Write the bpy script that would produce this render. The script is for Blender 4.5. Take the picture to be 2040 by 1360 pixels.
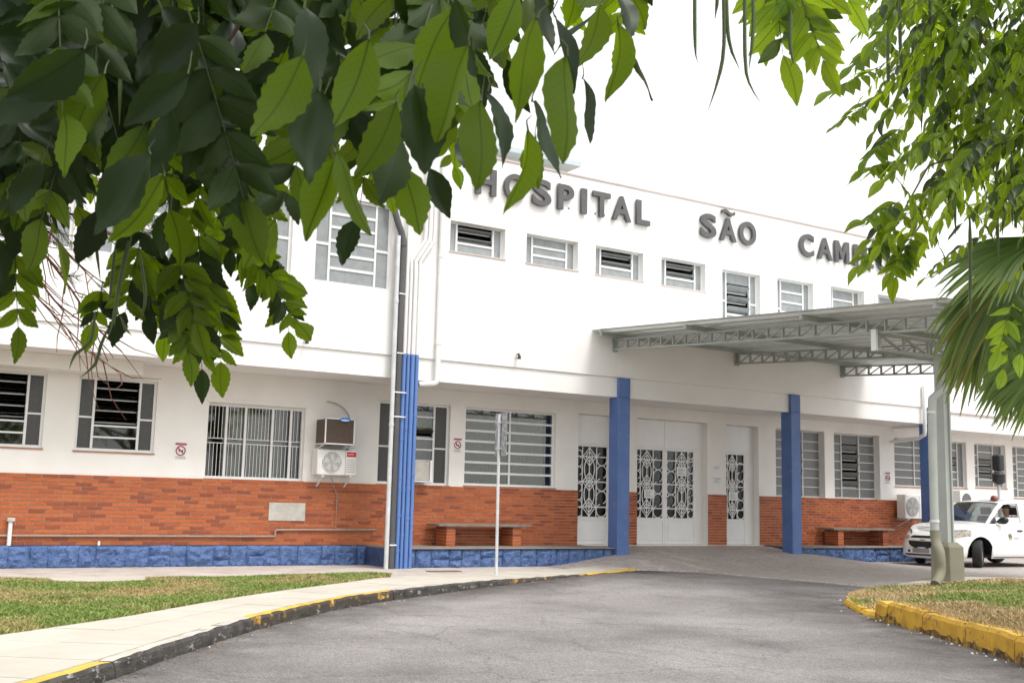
import bpy, bmesh, math, random
import numpy as np
from mathutils import Vector, Matrix, noise

for _o in list(bpy.data.objects):
    bpy.data.objects.remove(_o, do_unlink=True)
SC = bpy.context.scene
COL = SC.collection
RND = random.Random(7)

# ------------------------------------------------------------------ camera
IMG_W, IMG_H, FPX = 2040.0, 1360.0, 2214.7
YAW, PITCH, ROLL = 0.5554, 0.1430, 0.0236
CAM = Vector((0.0, -18.705, 1.247))
FW = Vector((math.sin(YAW)*math.cos(PITCH), math.cos(YAW)*math.cos(PITCH), math.sin(PITCH)))
_r = Vector((math.cos(YAW), -math.sin(YAW), 0.0)); _u = _r.cross(FW)
RT = _r*math.cos(ROLL) + _u*math.sin(ROLL)
UP = -_r*math.sin(ROLL) + _u*math.cos(ROLL)
cd = bpy.data.cameras.new('camera'); cam = bpy.data.objects.new('camera', cd); COL.objects.link(cam)
cd.sensor_width = 36.0; cd.lens = FPX/IMG_W*36.0; cd.clip_start = 0.05; cd.clip_end = 3000
M = Matrix.Identity(4)
for i in range(3):
    M[i][0] = RT[i]; M[i][1] = UP[i]; M[i][2] = -FW[i]; M[i][3] = CAM[i]
cam.matrix_world = M
cd.dof.use_dof = True; cd.dof.focus_distance = 24.0; cd.dof.aperture_fstop = 16.0
SC.camera = cam
SC.render.resolution_x = 1024; SC.render.resolution_y = 682

# ------------------------------------------------------------------ world, sun, exposure
w = bpy.data.worlds.new('World'); SC.world = w; w.use_nodes = True
nt = w.node_tree; bg = nt.nodes['Background']
sky = nt.nodes.new('ShaderNodeTexSky'); sky.sky_type = 'NISHITA'; sky.sun_disc = False
SUN_EL, SUN_AZ = math.radians(58), math.radians(162)     # azimuth from +Y toward +X
sky.sun_elevation = SUN_EL; sky.sun_rotation = SUN_AZ
sky.air_density = 1.0; sky.dust_density = 6.0; sky.ozone_density = 0.6
bw = nt.nodes.new('ShaderNodeRGBToBW'); nt.links.new(sky.outputs['Color'], bw.inputs['Color'])
mx = nt.nodes.new('ShaderNodeMix'); mx.data_type = 'RGBA'
mx.inputs['Factor'].default_value = 0.12                  # overcast: nearly colourless cloud light
nt.links.new(bw.outputs['Val'], mx.inputs['A']); nt.links.new(sky.outputs['Color'], mx.inputs['B'])
cl = nt.nodes.new('ShaderNodeMix'); cl.data_type = 'RGBA'; cl.inputs['Factor'].default_value = 0.72   # even white cloud deck over the clear sky
nt.links.new(mx.outputs['Result'], cl.inputs['A']); cl.inputs['B'].default_value = (8.2, 8.25, 8.3, 1)
nt.links.new(cl.outputs['Result'], bg.inputs['Color']); bg.inputs['Strength'].default_value = 0.13
sl = bpy.data.lights.new('sun', 'SUN'); sl.energy = 1.2; sl.angle = math.radians(20); sl.color = (1.0, 0.965, 0.91)
so = bpy.data.objects.new('sun', sl); COL.objects.link(so)
sd = Vector((math.sin(SUN_AZ)*math.cos(SUN_EL), math.cos(SUN_AZ)*math.cos(SUN_EL), math.sin(SUN_EL)))
so.rotation_euler = (-sd).to_track_quat('-Z', 'Y').to_euler(); so.location = (0, -30, 40)
vs = SC.view_settings; vs.view_transform = 'Standard'; vs.look = 'None'; vs.gamma = 1.0
vs.use_curve_mapping = False; vs.exposure = 0.78
SC.render.engine = 'CYCLES'
SC.cycles.max_bounces = 8; SC.cycles.transparent_max_bounces = 16

# ------------------------------------------------------------------ projection helpers (for reading the photograph)
def at(px, py, depth):
    return CAM + (FW + RT*((px-IMG_W/2)/FPX) - UP*((py-IMG_H/2)/FPX))*depth
def to_px(P):
    q = Vector(P)-CAM; d = q.dot(FW)
    if d < 0.05: return (-9e3, -9e3, d)
    return (IMG_W/2+FPX*q.dot(RT)/d, IMG_H/2-FPX*q.dot(UP)/d, d)
def smooth(a, b, x):
    t = min(1.0, max(0.0, (x-a)/(b-a))); return t*t*(3-2*t)

# ------------------------------------------------------------------ materials
def nodes_of(name):
    m = bpy.data.materials.new(name); m.use_nodes = True
    n = m.node_tree; return m, n, n.nodes['Principled BSDF']
def L(n, a, b): n.links.new(a, b)
def rgba(c): return (c[0], c[1], c[2], 1.0)
def posnode(n, stretch=(1,1,1), obj=False):
    mp = n.nodes.new('ShaderNodeMapping'); mp.inputs['Scale'].default_value = stretch
    if obj:
        t = n.nodes.new('ShaderNodeTexCoord'); L(n, t.outputs['Object'], mp.inputs['Vector'])
    else:
        g = n.nodes.new('ShaderNodeNewGeometry'); L(n, g.outputs['Position'], mp.inputs['Vector'])
    return mp
def noise_n(n, vec, scale, detail=5, rough=.6):
    t = n.nodes.new('ShaderNodeTexNoise'); t.inputs['Scale'].default_value = scale
    t.inputs['Detail'].default_value = detail; t.inputs['Roughness'].default_value = rough
    L(n, vec.outputs[0], t.inputs['Vector']); return t
def ramp(n, src, a, b, c0=(0,0,0), c1=(1,1,1)):
    r = n.nodes.new('ShaderNodeValToRGB'); r.color_ramp.elements[0].position = a; r.color_ramp.elements[1].position = b
    r.color_ramp.elements[0].color = rgba(c0); r.color_ramp.elements[1].color = rgba(c1)
    L(n, src, r.inputs['Fac']); return r
def mixc(n, fac, a, b):
    m = n.nodes.new('ShaderNodeMix'); m.data_type = 'RGBA'
    for k, v in (('A', a), ('B', b)):
        if isinstance(v, tuple): m.inputs[k].default_value = rgba(v)
        else: L(n, v, m.inputs[k])
    if isinstance(fac, (int, float)): m.inputs['Factor'].default_value = fac
    else: L(n, fac, m.inputs['Factor'])
    return m.outputs['Result']
def rand_n(n):
    a = n.nodes.new('ShaderNodeObjectInfo'); g = n.nodes.new('ShaderNodeNewGeometry')
    s = n.nodes.new('ShaderNodeMath'); s.operation = 'ADD'
    L(n, a.outputs['Random'], s.inputs[0]); L(n, g.outputs['Random Per Island'], s.inputs[1])
    f = n.nodes.new('ShaderNodeMath'); f.operation = 'FRACT'; L(n, s.outputs[0], f.inputs[0]); return f.outputs[0]
def mat(name, c1, c2=None, rough=.6, scale=3.0, lo=.35, hi=.65, bump=0.0, bscale=40.0, metal=0.0, spec=.5,
        stretch=(1,1,1), obj=False, c3=None, s3=20.0, lo3=.6, hi3=.7, coat=0.0, detail=6, bdist=.02):
    m, n, b = nodes_of(name)
    b.inputs['Roughness'].default_value = rough; b.inputs['Metallic'].default_value = metal
    b.inputs['Specular IOR Level'].default_value = spec; b.inputs['Coat Weight'].default_value = coat
    b.inputs['Base Color'].default_value = rgba(c1)
    if c2 is not None or bump: p = posnode(n, stretch, obj)
    if c2 is not None:
        t = noise_n(n, p, scale, detail); r = ramp(n, t.outputs['Fac'], lo, hi, c1, c2); out = r.outputs['Color']
        if c3 is not None:
            t3 = noise_n(n, p, s3, 6, .65); r3 = ramp(n, t3.outputs['Fac'], lo3, hi3); out = mixc(n, r3.outputs['Color'], out, c3)
        L(n, out, b.inputs['Base Color'])
    if bump:
        t2 = noise_n(n, p, bscale, 4); bp = n.nodes.new('ShaderNodeBump'); bp.inputs['Strength'].default_value = bump
        bp.inputs['Distance'].default_value = bdist
        L(n, t2.outputs['Fac'], bp.inputs['Height']); L(n, bp.outputs['Normal'], b.inputs['Normal'])
    return m
MT = {}
def wall_paint():
    m, n, b = nodes_of('wall_paint')
    p = posnode(n); t = noise_n(n, p, .9, 6); r = ramp(n, t.outputs['Fac'], .3, .7, (.80,.785,.765), (.86,.85,.835))
    ps = posnode(n, (2.6, 2.6, .22)); ts = noise_n(n, ps, 1.6, 7, .7); rs = ramp(n, ts.outputs['Fac'], .60, .80)
    sc = n.nodes.new('ShaderNodeMath'); sc.operation = 'MULTIPLY'; sc.inputs[1].default_value = .30; L(n, rs.outputs['Color'], sc.inputs[0])
    L(n, mixc(n, sc.outputs[0], r.outputs['Color'], (.60,.56,.52)), b.inputs['Base Color'])
    b.inputs['Roughness'].default_value = .75
    t2 = noise_n(n, p, 60, 3); bp = n.nodes.new('ShaderNodeBump'); bp.inputs['Strength'].default_value = .12; bp.inputs['Distance'].default_value = .01
    L(n, t2.outputs['Fac'], bp.inputs['Height']); L(n, bp.outputs['Normal'], b.inputs['Normal'])
    return m
MT['wall'] = wall_paint()
MT['wall_cream'] = mat('wall_cream_paint', (.80,.775,.735), (.86,.84,.805), .8, 1.2, bump=.1, bscale=60)
def brick_mat():
    m, n, b = nodes_of('brick_clay'); rv = rand_n(n)
    cr = n.nodes.new('ShaderNodeValToRGB'); e = cr.color_ramp; e.interpolation = 'LINEAR'
    e.elements[0].position = 0; e.elements[0].color = rgba((.33,.074,.023)); e.elements[1].position = 1; e.elements[1].color = rgba((.50,.135,.036))
    for ps, c in ((.10,(.27,.060,.023)), (.2,(.40,.094,.027)), (.6,(.47,.115,.032))):
        k = e.elements.new(ps); k.color = rgba(c)
    L(n, rv, cr.inputs['Fac'])
    p = posnode(n, (3,3,9)); t = noise_n(n, p, 6, 5); r = ramp(n, t.outputs['Fac'], .3, .75, (.78,.76,.74), (1.1,1.1,1.1))
    mu = n.nodes.new('ShaderNodeMix'); mu.data_type = 'RGBA'; mu.blend_type = 'MULTIPLY'; mu.inputs['Factor'].default_value = 1
    L(n, cr.outputs['Color'], mu.inputs['A']); L(n, r.outputs['Color'], mu.inputs['B'])
    # grime near the joints and old lime bloom
    t4 = noise_n(n, posnode(n, (1,1,1)), 1.3, 7, .7); r4 = ramp(n, t4.outputs['Fac'], .62, .8)
    s4 = n.nodes.new('ShaderNodeMath'); s4.operation = 'MULTIPLY'; s4.inputs[1].default_value = .35; L(n, r4.outputs['Color'], s4.inputs[0])
    L(n, mixc(n, s4.outputs[0], mu.outputs['Result'], (.36,.2,.14)), b.inputs['Base Color'])
    b.inputs['Roughness'].default_value = .62
    t2 = noise_n(n, p, 30, 4); bp = n.nodes.new('ShaderNodeBump'); bp.inputs['Strength'].default_value = .25; bp.inputs['Distance'].default_value = .006
    L(n, t2.outputs['Fac'], bp.inputs['Height']); L(n, bp.outputs['Normal'], b.inputs['Normal'])
    return m
MT['brick'] = brick_mat()
MT['mortar'] = mat('mortar', (.54,.42,.33), (.42,.29,.22), .9, 6, bump=.3)
MT['stone'] = mat('blue_painted_stone', (.07,.135,.32), (.12,.20,.41), .62, 7, bump=1.0, bscale=16, bdist=.07, c3=(.03,.045,.10), s3=9, lo3=.60, hi3=.72)
MT['stone_joint'] = mat('blue_painted_joint', (.05,.09,.22), (.03,.05,.11), .8, 6, bump=.5)
MT['blue'] = mat('blue_paint', (.072,.145,.36), (.10,.18,.41), .55, 2.5, bump=.15, bscale=30, c3=(.17,.20,.31), s3=6, lo3=.57, hi3=.72)
MT['blue_pipe'] = mat('blue_pipe_paint', (.09,.19,.46), (.12,.22,.50), .45, 3, c3=(.07,.11,.22), s3=6, lo3=.62, hi3=.72)
MT['grey_pipe'] = mat('galvanised_pipe', (.55,.57,.58), (.68,.70,.71), .45, 6, metal=.2)
MT['dark_pipe'] = mat('dark_grey_pipe', (.075,.073,.075), (.095,.093,.094), .5, 3)
MT['white_pipe'] = mat('white_pipe', (.78,.77,.75), (.83,.82,.81), .45, 3)
MT['rust_pipe'] = mat('brown_grey_conduit', (.30,.21,.17), (.36,.27,.22), .6, 6)
MT['terrace'] = mat('terrace_concrete', (.20,.175,.15), (.28,.25,.22), .85, 2.5, bump=.2)
MT['pave'] = mat('building_pavement', (.42,.365,.325), (.54,.485,.44), .88, 1.6, bump=.25, bscale=35, c3=(.33,.28,.24), s3=3, lo3=.56, hi3=.72)
MT['slab'] = None
def slab_mat():
    m, n, b = nodes_of('sidewalk_concrete'); p = posnode(n)
    t = noise_n(n, p, 1.1, 8, .65); r = ramp(n, t.outputs['Fac'], .3, .72, (.46,.42,.355), (.56,.52,.455))
    t3 = noise_n(n, p, 5, 6, .7); r3 = ramp(n, t3.outputs['Fac'], .56, .76)
    s = n.nodes.new('ShaderNodeMath'); s.operation = 'MULTIPLY'; s.inputs[1].default_value = .45; L(n, r3.outputs['Color'], s.inputs[0])
    col = mixc(n, s.outputs[0], r.outputs['Color'], (.38,.335,.28))
    rv = rand_n(n); rr = ramp(n, rv, 0, 1, (.93,.93,.93), (1.05,1.05,1.05))
    mu = n.nodes.new('ShaderNodeMix'); mu.data_type = 'RGBA'; mu.blend_type = 'MULTIPLY'; mu.inputs['Factor'].default_value = 1
    L(n, col, mu.inputs['A']); L(n, rr.outputs['Color'], mu.inputs['B']); L(n, mu.outputs['Result'], b.inputs['Base Color'])
    b.inputs['Roughness'].default_value = .85
    t2 = noise_n(n, p, 70, 4); bp = n.nodes.new('ShaderNodeBump'); bp.inputs['Strength'].default_value = .2; bp.inputs['Distance'].default_value = .01
    L(n, t2.outputs['Fac'], bp.inputs['Height']); L(n, bp.outputs['Normal'], b.inputs['Normal'])
    return m
MT['slab'] = slab_mat()
def asphalt_mat():
    m, n, b = nodes_of('asphalt'); p = posnode(n)
    t = noise_n(n, p, .35, 8, .6); r = ramp(n, t.outputs['Fac'], .36, .62, (.165,.152,.15), (.31,.29,.283))
    ps = posnode(n, (1.0, .25, 1)); t2 = noise_n(n, ps, 1.8, 8, .7); r2 = ramp(n, t2.outputs['Fac'], .55, .75)
    s = n.nodes.new('ShaderNodeMath'); s.operation = 'MULTIPLY'; s.inputs[1].default_value = .7; L(n, r2.outputs['Color'], s.inputs[0])
    c = mixc(n, s.outputs[0], r.outputs['Color'], (.115,.105,.105))
    v = n.nodes.new('ShaderNodeTexVoronoi'); v.inputs['Scale'].default_value = 85; L(n, p.outputs[0], v.inputs['Vector'])
    rv = ramp(n, v.outputs['Color'], .25, .9, (.58,.58,.58), (1.42,1.4,1.36))
    mu = n.nodes.new('ShaderNodeMix'); mu.data_type = 'RGBA'; mu.blend_type = 'MULTIPLY'; mu.inputs['Factor'].default_value = .8
    L(n, c, mu.inputs['A']); L(n, rv.outputs['Color'], mu.inputs['B'])
    at_ = n.nodes.new('ShaderNodeAttribute'); at_.attribute_name = 'gutter'     # tar and dirt gathered along the kerbs
    tg_ = noise_n(n, p, 2.2, 7, .7); rg_ = ramp(n, tg_.outputs['Fac'], .32, .62, (.2,.2,.2), (1,1,1))
    mg_ = n.nodes.new('ShaderNodeMath'); mg_.operation = 'MULTIPLY'; L(n, at_.outputs['Fac'], mg_.inputs[0]); L(n, rg_.outputs['Color'], mg_.inputs[1])
    dk_ = n.nodes.new('ShaderNodeMix'); dk_.data_type = 'RGBA'; dk_.blend_type = 'MULTIPLY'; L(n, mg_.outputs[0], dk_.inputs['Factor']); L(n, mu.outputs['Result'], dk_.inputs['A']); dk_.inputs['B'].default_value = (.24,.225,.22,1)
    # fine cracks
    vc = n.nodes.new('ShaderNodeTexVoronoi'); vc.feature = 'DISTANCE_TO_EDGE'; vc.inputs['Scale'].default_value = .55
    wn = noise_n(n, p, 3.0, 6, .7); wm = n.nodes.new('ShaderNodeVectorMath'); wm.operation = 'MULTIPLY_ADD'; wm.inputs[1].default_value = (.35,.35,.35); L(n, wn.outputs['Color'], wm.inputs[0]); L(n, p.outputs[0], wm.inputs[2]); L(n, wm.outputs[0], vc.inputs['Vector'])
    rc_ = ramp(n, vc.outputs['Distance'], .002, .007, (.55,.55,.55), (0,0,0))
    L(n, mixc(n, rc_.outputs['Color'], dk_.outputs['Result'], (.07,.065,.065)), b.inputs['Base Color']); b.inputs['Roughness'].default_value = .82
    bp = n.nodes.new('ShaderNodeBump'); bp.inputs['Strength'].default_value = .55; bp.inputs['Distance'].default_value = .012
    L(n, v.outputs['Distance'], bp.inputs['Height']); L(n, bp.outputs['Normal'], b.inputs['Normal'])
    return m
MT['asphalt'] = asphalt_mat()
def cobble_mat():
    m, n, b = nodes_of('forecourt_setts'); p = posnode(n)
    v = n.nodes.new('ShaderNodeTexVoronoi'); v.inputs['Scale'].default_value = 8; v.feature = 'DISTANCE_TO_EDGE'; L(n, p.outputs[0], v.inputs['Vector'])
    v2 = n.nodes.new('ShaderNodeTexVoronoi'); v2.inputs['Scale'].default_value = 8; L(n, p.outputs[0], v2.inputs['Vector'])
    rj = ramp(n, v.outputs['Distance'], .01, .07); rc = ramp(n, v2.outputs['Color'], .1, .9, (.37,.325,.30), (.47,.42,.39))
    c = mixc(n, rj.outputs['Color'], (.31,.265,.24), rc.outputs['Color'])
    t = noise_n(n, posnode(n, (1.6,.5,1)), .9, 7, .7); r = ramp(n, t.outputs['Fac'], .57, .66)
    s = n.nodes.new('ShaderNodeMath'); s.operation = 'MULTIPLY'; s.inputs[1].default_value = .55; L(n, r.outputs['Color'], s.inputs[0])
    c = mixc(n, s.outputs[0], c, (.60,.56,.53))
    L(n, c, b.inputs['Base Color']); b.inputs['Roughness'].default_value = .75
    bp = n.nodes.new('ShaderNodeBump'); bp.inputs['Strength'].default_value = .3; bp.inputs['Distance'].default_value = .015
    L(n, rj.outputs['Color'], bp.inputs['Height']); L(n, bp.outputs['Normal'], b.inputs['Normal'])
    return m
MT['cobble'] = cobble_mat()
MT['soil'] = mat('soil', (.20,.145,.085), (.28,.215,.12), .95, 3, bump=.5, bscale=25)
MT['terrain'] = mat('far_ground', (.14,.13,.10), (.19,.17,.13), .95, .3)
MT['kerb_conc'] = mat('kerb_concrete', (.44,.40,.345), (.54,.50,.44), .85, 3, bump=.3, c3=(.26,.24,.21), s3=7, lo3=.55, hi3=.7)
MT['kerb_black'] = mat('kerb_black_worn', (.026,.024,.022), (.085,.076,.068), .75, 5, bump=.7, bscale=30, c3=(.36,.34,.31), s3=7, lo3=.58, hi3=.66, stretch=(1,1,2.6))
MT['kerb_yellow'] = mat('kerb_yellow_paint', (.60,.36,.035), (.72,.46,.06), .6, 4, bump=.4, bscale=25, c3=(.42,.34,.22), s3=8, lo3=.64, hi3=.74)
MT['kerb_yellow_worn'] = mat('kerb_yellow_worn', (.50,.27,.02), (.66,.38,.04), .65, 4, bump=.5, bscale=25, c3=(.05,.04,.03), s3=5.5, lo3=.33, hi3=.46)
MT['kerb_dirt'] = mat('kerb_dirty_foot', (.05,.034,.02), (.16,.09,.03), .9, 7, bump=.8, bscale=20, c3=(.42,.24,.03), s3=8, lo3=.48, hi3=.60)
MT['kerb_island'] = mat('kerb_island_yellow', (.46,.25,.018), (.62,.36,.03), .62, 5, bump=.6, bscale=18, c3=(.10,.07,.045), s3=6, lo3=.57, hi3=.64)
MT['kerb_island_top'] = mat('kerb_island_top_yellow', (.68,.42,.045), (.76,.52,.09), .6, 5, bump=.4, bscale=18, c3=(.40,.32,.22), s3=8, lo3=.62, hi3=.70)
MT['alu'] = mat('white_aluminium', (.72,.72,.71), (.78,.78,.77), .38, 4)
MT['steel_frame'] = mat('old_window_steel', (.55,.55,.53), (.64,.64,.62), .5, 4)
MT['door_white'] = mat('white_door_paint', (.80,.795,.79), (.85,.845,.84), .4, 3)
MT['sill'] = mat('clay_sill', (.36,.16,.10), (.42,.22,.15), .75, 5)
MT['letter'] = mat('grey_letter', (.085,.08,.085), (.11,.105,.108), .55, 6)
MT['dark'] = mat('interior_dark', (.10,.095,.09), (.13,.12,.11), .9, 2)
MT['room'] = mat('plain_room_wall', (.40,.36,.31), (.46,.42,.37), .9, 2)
MT['curtain'] = mat('curtain', (.56,.51,.43), (.64,.59,.51), .9, 4)
MT['steel'] = mat('canopy_steel_paint', (.31,.34,.325), (.38,.41,.395), .5, 4, c3=(.22,.15,.10), s3=9, lo3=.70, hi3=.78)
def sheet_mat():
    m, n, b = nodes_of('ribbed_zinc_sheet'); out = n.nodes['Material Output']
    t = noise_n(n, posnode(n, (.6,.1,1)), 2.0, 5); r = ramp(n, t.outputs['Fac'], .3, .7, (.66,.69,.675), (.78,.81,.795)); L(n, r.outputs['Color'], b.inputs['Base Color']); b.inputs['Roughness'].default_value = .35; b.inputs['Metallic'].default_value = .45
    tr = n.nodes.new('ShaderNodeBsdfTranslucent'); tr.inputs['Color'].default_value = (.62,.65,.63,1)
    mx = n.nodes.new('ShaderNodeMixShader'); mx.inputs[0].default_value = .16; L(n, b.outputs[0], mx.inputs[1]); L(n, tr.outputs[0], mx.inputs[2]); L(n, mx.outputs[0], out.inputs['Surface']); return m
MT['sheet'] = sheet_mat()
MT['zinc'] = mat('galvanised_sheet', (.62,.64,.63), (.72,.74,.73), .45, 3, metal=.15)
MT['col_base'] = mat('olive_grey_paint', (.20,.19,.135), (.24,.23,.165), .7, 2.5, bump=.15, c3=(.22,.20,.15), s3=5, lo3=.6, hi3=.75)
MT['pole_paint'] = mat('pale_grey_column_paint', (.40,.43,.41), (.46,.49,.47), .5, 2)
MT['black'] = mat('black_plastic', (.012,.012,.013), (.02,.02,.02), .45, 8)
MT['paper'] = mat('paper', (.80,.80,.80), None, .8)
MT['ink'] = mat('grey_ink', (.25,.25,.30), None, .8)
MT['red_faded'] = mat('faded_red_print', (.36,.05,.07), (.42,.10,.12), .7, 30)
MT['red'] = mat('red_print', (.55,.02,.03), None, .6)
MT['blue_badge'] = mat('blue_badge', (.02,.22,.62), None, .3)
MT['ac_white'] = mat('ac_casing', (.74,.73,.69), (.79,.78,.75), .4, 4)
MT['ac_brown'] = mat('ac_brown_coil', (.085,.055,.04), (.12,.085,.065), .7, 30, bump=.4, bscale=90)
MT['ac_dark'] = mat('ac_grille_dark', (.12,.11,.12), (.17,.16,.17), .6, 20)
MT['fan'] = mat('ac_fan_grey', (.34,.32,.34), (.44,.42,.43), .5, 10)
MT['vent_grey'] = mat('cement_plaster', (.42,.40,.35), (.54,.52,.47), .9, 7, bump=.4)
MT['bench_top'] = mat('bench_stone', (.16,.14,.12), (.24,.21,.18), .8, 6, bump=.3)
MT['sign_back'] = mat('bare_sign_metal', (.28,.285,.30), (.50,.51,.53), .45, 14, metal=.3, lo=.42, hi=.56, c3=(.20,.19,.19), s3=22, lo3=.6, hi3=.66)
MT['iron'] = mat('rusty_iron', (.13,.075,.05), (.20,.12,.08), .8, 8)
MT['teal'] = mat('pale_teal_roof', (.46,.54,.57), (.52,.60,.63), .6, 3)
MT['coping'] = mat('coping', (.52,.43,.40), (.62,.53,.50), .8, 2)
def glass_mat(name, tint, mixf, rough=.03):
    m, n, b = nodes_of(name); n.nodes.remove(b); out = n.nodes['Material Output']
    tr = n.nodes.new('ShaderNodeBsdfTransparent'); tr.inputs['Color'].default_value = rgba(tint)
    gl = n.nodes.new('ShaderNodeBsdfGlossy'); gl.inputs['Roughness'].default_value = rough
    fr = n.nodes.new('ShaderNodeFresnel'); fr.inputs['IOR'].default_value = 1.5
    ad = n.nodes.new('ShaderNodeMath'); ad.operation = 'ADD'; ad.inputs[1].default_value = mixf; L(n, fr.outputs[0], ad.inputs[0])
    mm = n.nodes.new('ShaderNodeMixShader'); L(n, ad.outputs[0], mm.inputs[0]); L(n, tr.outputs[0], mm.inputs[1]); L(n, gl.outputs[0], mm.inputs[2])
    L(n, mm.outputs[0], out.inputs['Surface']); return m
MT['glass'] = glass_mat('window_glass', (.72,.75,.73), .03)
MT['frost'] = mat('ribbed_obscure_glass', (.035,.036,.034), (.06,.06,.057), .25, 30, spec=.6, bump=.25, bscale=120)
MT['frost_up'] = mat('pale_obscure_glass', (.23,.25,.255), (.29,.31,.315), .22, 6, spec=.6, bump=.1, bscale=120)
MT['frost_grey'] = mat('grey_obscure_glass', (.13,.135,.13), (.18,.185,.18), .25, 30, spec=.6, bump=.2, bscale=120)
MT['glass_door'] = glass_mat('door_glass', (.55,.57,.56), -.03, .05)
MT['glass_car'] = glass_mat('car_glass', (.42,.46,.45), .04, .01)

# ------------------------------------------------------------------ object helpers
ORG = {}
def finish(o, parent=None, label=None, cat=None, group=None, kind=None):
    COL.objects.link(o)
    if parent is not None: o.parent = parent
    if label: o['label'] = label
    if cat: o['category'] = cat
    if group: o['group'] = group
    if kind: o['kind'] = kind
    return o
def thing(name, label, cat, loc, group=None, kind=None):
    o = bpy.data.objects.new(name, None); o.empty_display_size = .2; o.location = loc
    finish(o, None, label, cat, group, kind); ORG[o] = Vector(loc); return o
class MB:
    def __init__(s): s.v = []; s.f = []; s.mi = []; s.cur = 0
    def add(s, verts, faces):
        k = len(s.v); s.v += [Vector(v) for v in verts]; s.f += [tuple(i+k for i in f) for f in faces]; s.mi += [s.cur]*len(faces); return s
    def box(s, x0, x1, y0, y1, z0, z1):
        return s.add([(x0,y0,z0),(x1,y0,z0),(x1,y1,z0),(x0,y1,z0),(x0,y0,z1),(x1,y0,z1),(x1,y1,z1),(x0,y1,z1)],
                     [(0,3,2,1),(4,5,6,7),(0,1,5,4),(1,2,6,5),(2,3,7,6),(3,0,4,7)])
    def bar(s, a, b, w, h, up=(0,0,1)):
        a, b = Vector(a), Vector(b); d = (b-a).normalized(); u = Vector(up)
        if abs(d.dot(u)) > .98: u = Vector((0,1,0))
        r = d.cross(u).normalized()*(w/2); u = r.cross(d).normalized()*(h/2)
        vs = [a-r-u, a+r-u, a+r+u, a-r+u, b-r-u, b+r-u, b+r+u, b-r+u]
        return s.add(vs, [(0,1,2,3),(7,6,5,4),(0,4,5,1),(1,5,6,2),(2,6,7,3),(3,7,4,0)])
    def tube(s, pts, r, n=8, cap=True, up=None):
        pts = [Vector(p) for p in pts]; m = len(pts); rs = r if isinstance(r, (list, tuple)) else [r]*m
        k = len(s.v); ref = None
        for i, p in enumerate(pts):
            d = (pts[min(i+1,m-1)]-pts[max(i-1,0)])
            d = d.normalized() if d.length > 1e-9 else Vector((0,0,1))
            if ref is None: ref = Vector((0,0,1)) if abs(d.z) < .9 else Vector((1,0,0))
            a = d.cross(ref)
            if a.length < 1e-4: a = d.cross(Vector((.3,.8,.1)))
            a.normalize(); b = a.cross(d).normalized(); ref = b
            for j in range(n):
                t = 2*math.pi*j/n; s.v.append(p + a*(math.cos(t)*rs[i]) + b*(math.sin(t)*rs[i]))
        for i in range(m-1):
            for j in range(n):
                s.f.append((k+i*n+j, k+i*n+(j+1)%n, k+(i+1)*n+(j+1)%n, k+(i+1)*n+j)); s.mi.append(s.cur)
        if cap:
            s.f.append(tuple(k+j for j in range(n))[::-1]); s.mi.append(s.cur)
            s.f.append(tuple(k+(m-1)*n+j for j in range(n))); s.mi.append(s.cur)
        return s
    def prism(s, pts, y0, y1):           # polygon in (x,z) extruded along y
        n = len(pts)
        vs = [(p[0], y0, p[1]) for p in pts] + [(p[0], y1, p[1]) for p in pts]
        return s.add(vs, [tuple(range(n)), tuple(range(2*n-1, n-1, -1))] + [(i, i+n, (i+1)%n+n, (i+1)%n) for i in range(n)])
    def disc(s, c, r, y0, y1, n=20):
        return s.prism([(c[0]+r*math.cos(2*math.pi*i/n), c[1]+r*math.sin(2*math.pi*i/n)) for i in range(n)], y0, y1)
    def build(s, name, mats, parent=None, smooth_ang=None, bevel=0, **kw):
        c = sum(s.v, Vector())/len(s.v); zmin = min(v.z for v in s.v); c = Vector((c.x, c.y, zmin if parent is None else c.z))
        me = bpy.data.meshes.new(name); me.from_pydata([v-c for v in s.v], [], s.f)
        mats = mats if isinstance(mats, (list, tuple)) else [mats]
        for m_ in mats: me.materials.append(MT[m_] if isinstance(m_, str) else m_)
        if len(mats) > 1: me.polygons.foreach_set('material_index', s.mi)
        bm = bmesh.new(); bm.from_mesh(me); bmesh.ops.recalc_face_normals(bm, faces=bm.faces)
        if bevel: bmesh.ops.bevel(bm, geom=bm.edges[:], offset=bevel, segments=1, affect='EDGES', clamp_overlap=True)
        bm.to_mesh(me); bm.free()
        if smooth_ang is not None:
            me.polygons.foreach_set('use_smooth', [True]*len(me.polygons)); me.set_sharp_from_angle(angle=math.radians(smooth_ang))
        me.update()
        o = bpy.data.objects.new(name, me); o.location = c - (ORG[parent] if parent is not None else Vector())
        ORG[o] = c; return finish(o, parent, **kw)
_BC = {}
def box_part(name, m, parent, x0, x1, y0, y1, z0, z1, rot=None, **kw):
    """a box piece; equal boxes share one mesh"""
    key = (name, m, round(x1-x0, 4), round(y1-y0, 4), round(z1-z0, 4)); me = _BC.get(key)
    if me is None:
        a, b, c = (x1-x0)/2, (y1-y0)/2, (z1-z0)/2; mb = MB().box(-a, a, -b, b, -c, c)
        me = bpy.data.meshes.new(name); me.from_pydata(mb.v, [], mb.f); me.materials.append(MT[m]); me.update(); _BC[key] = me
    o = bpy.data.objects.new(name, me); c = Vector(((x0+x1)/2, (y0+y1)/2, (z0+z1)/2))
    o.location = c - (ORG[parent] if parent is not None else Vector()); ORG[o] = c
    if rot: o.rotation_euler = rot
    return finish(o, parent, **kw)
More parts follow.
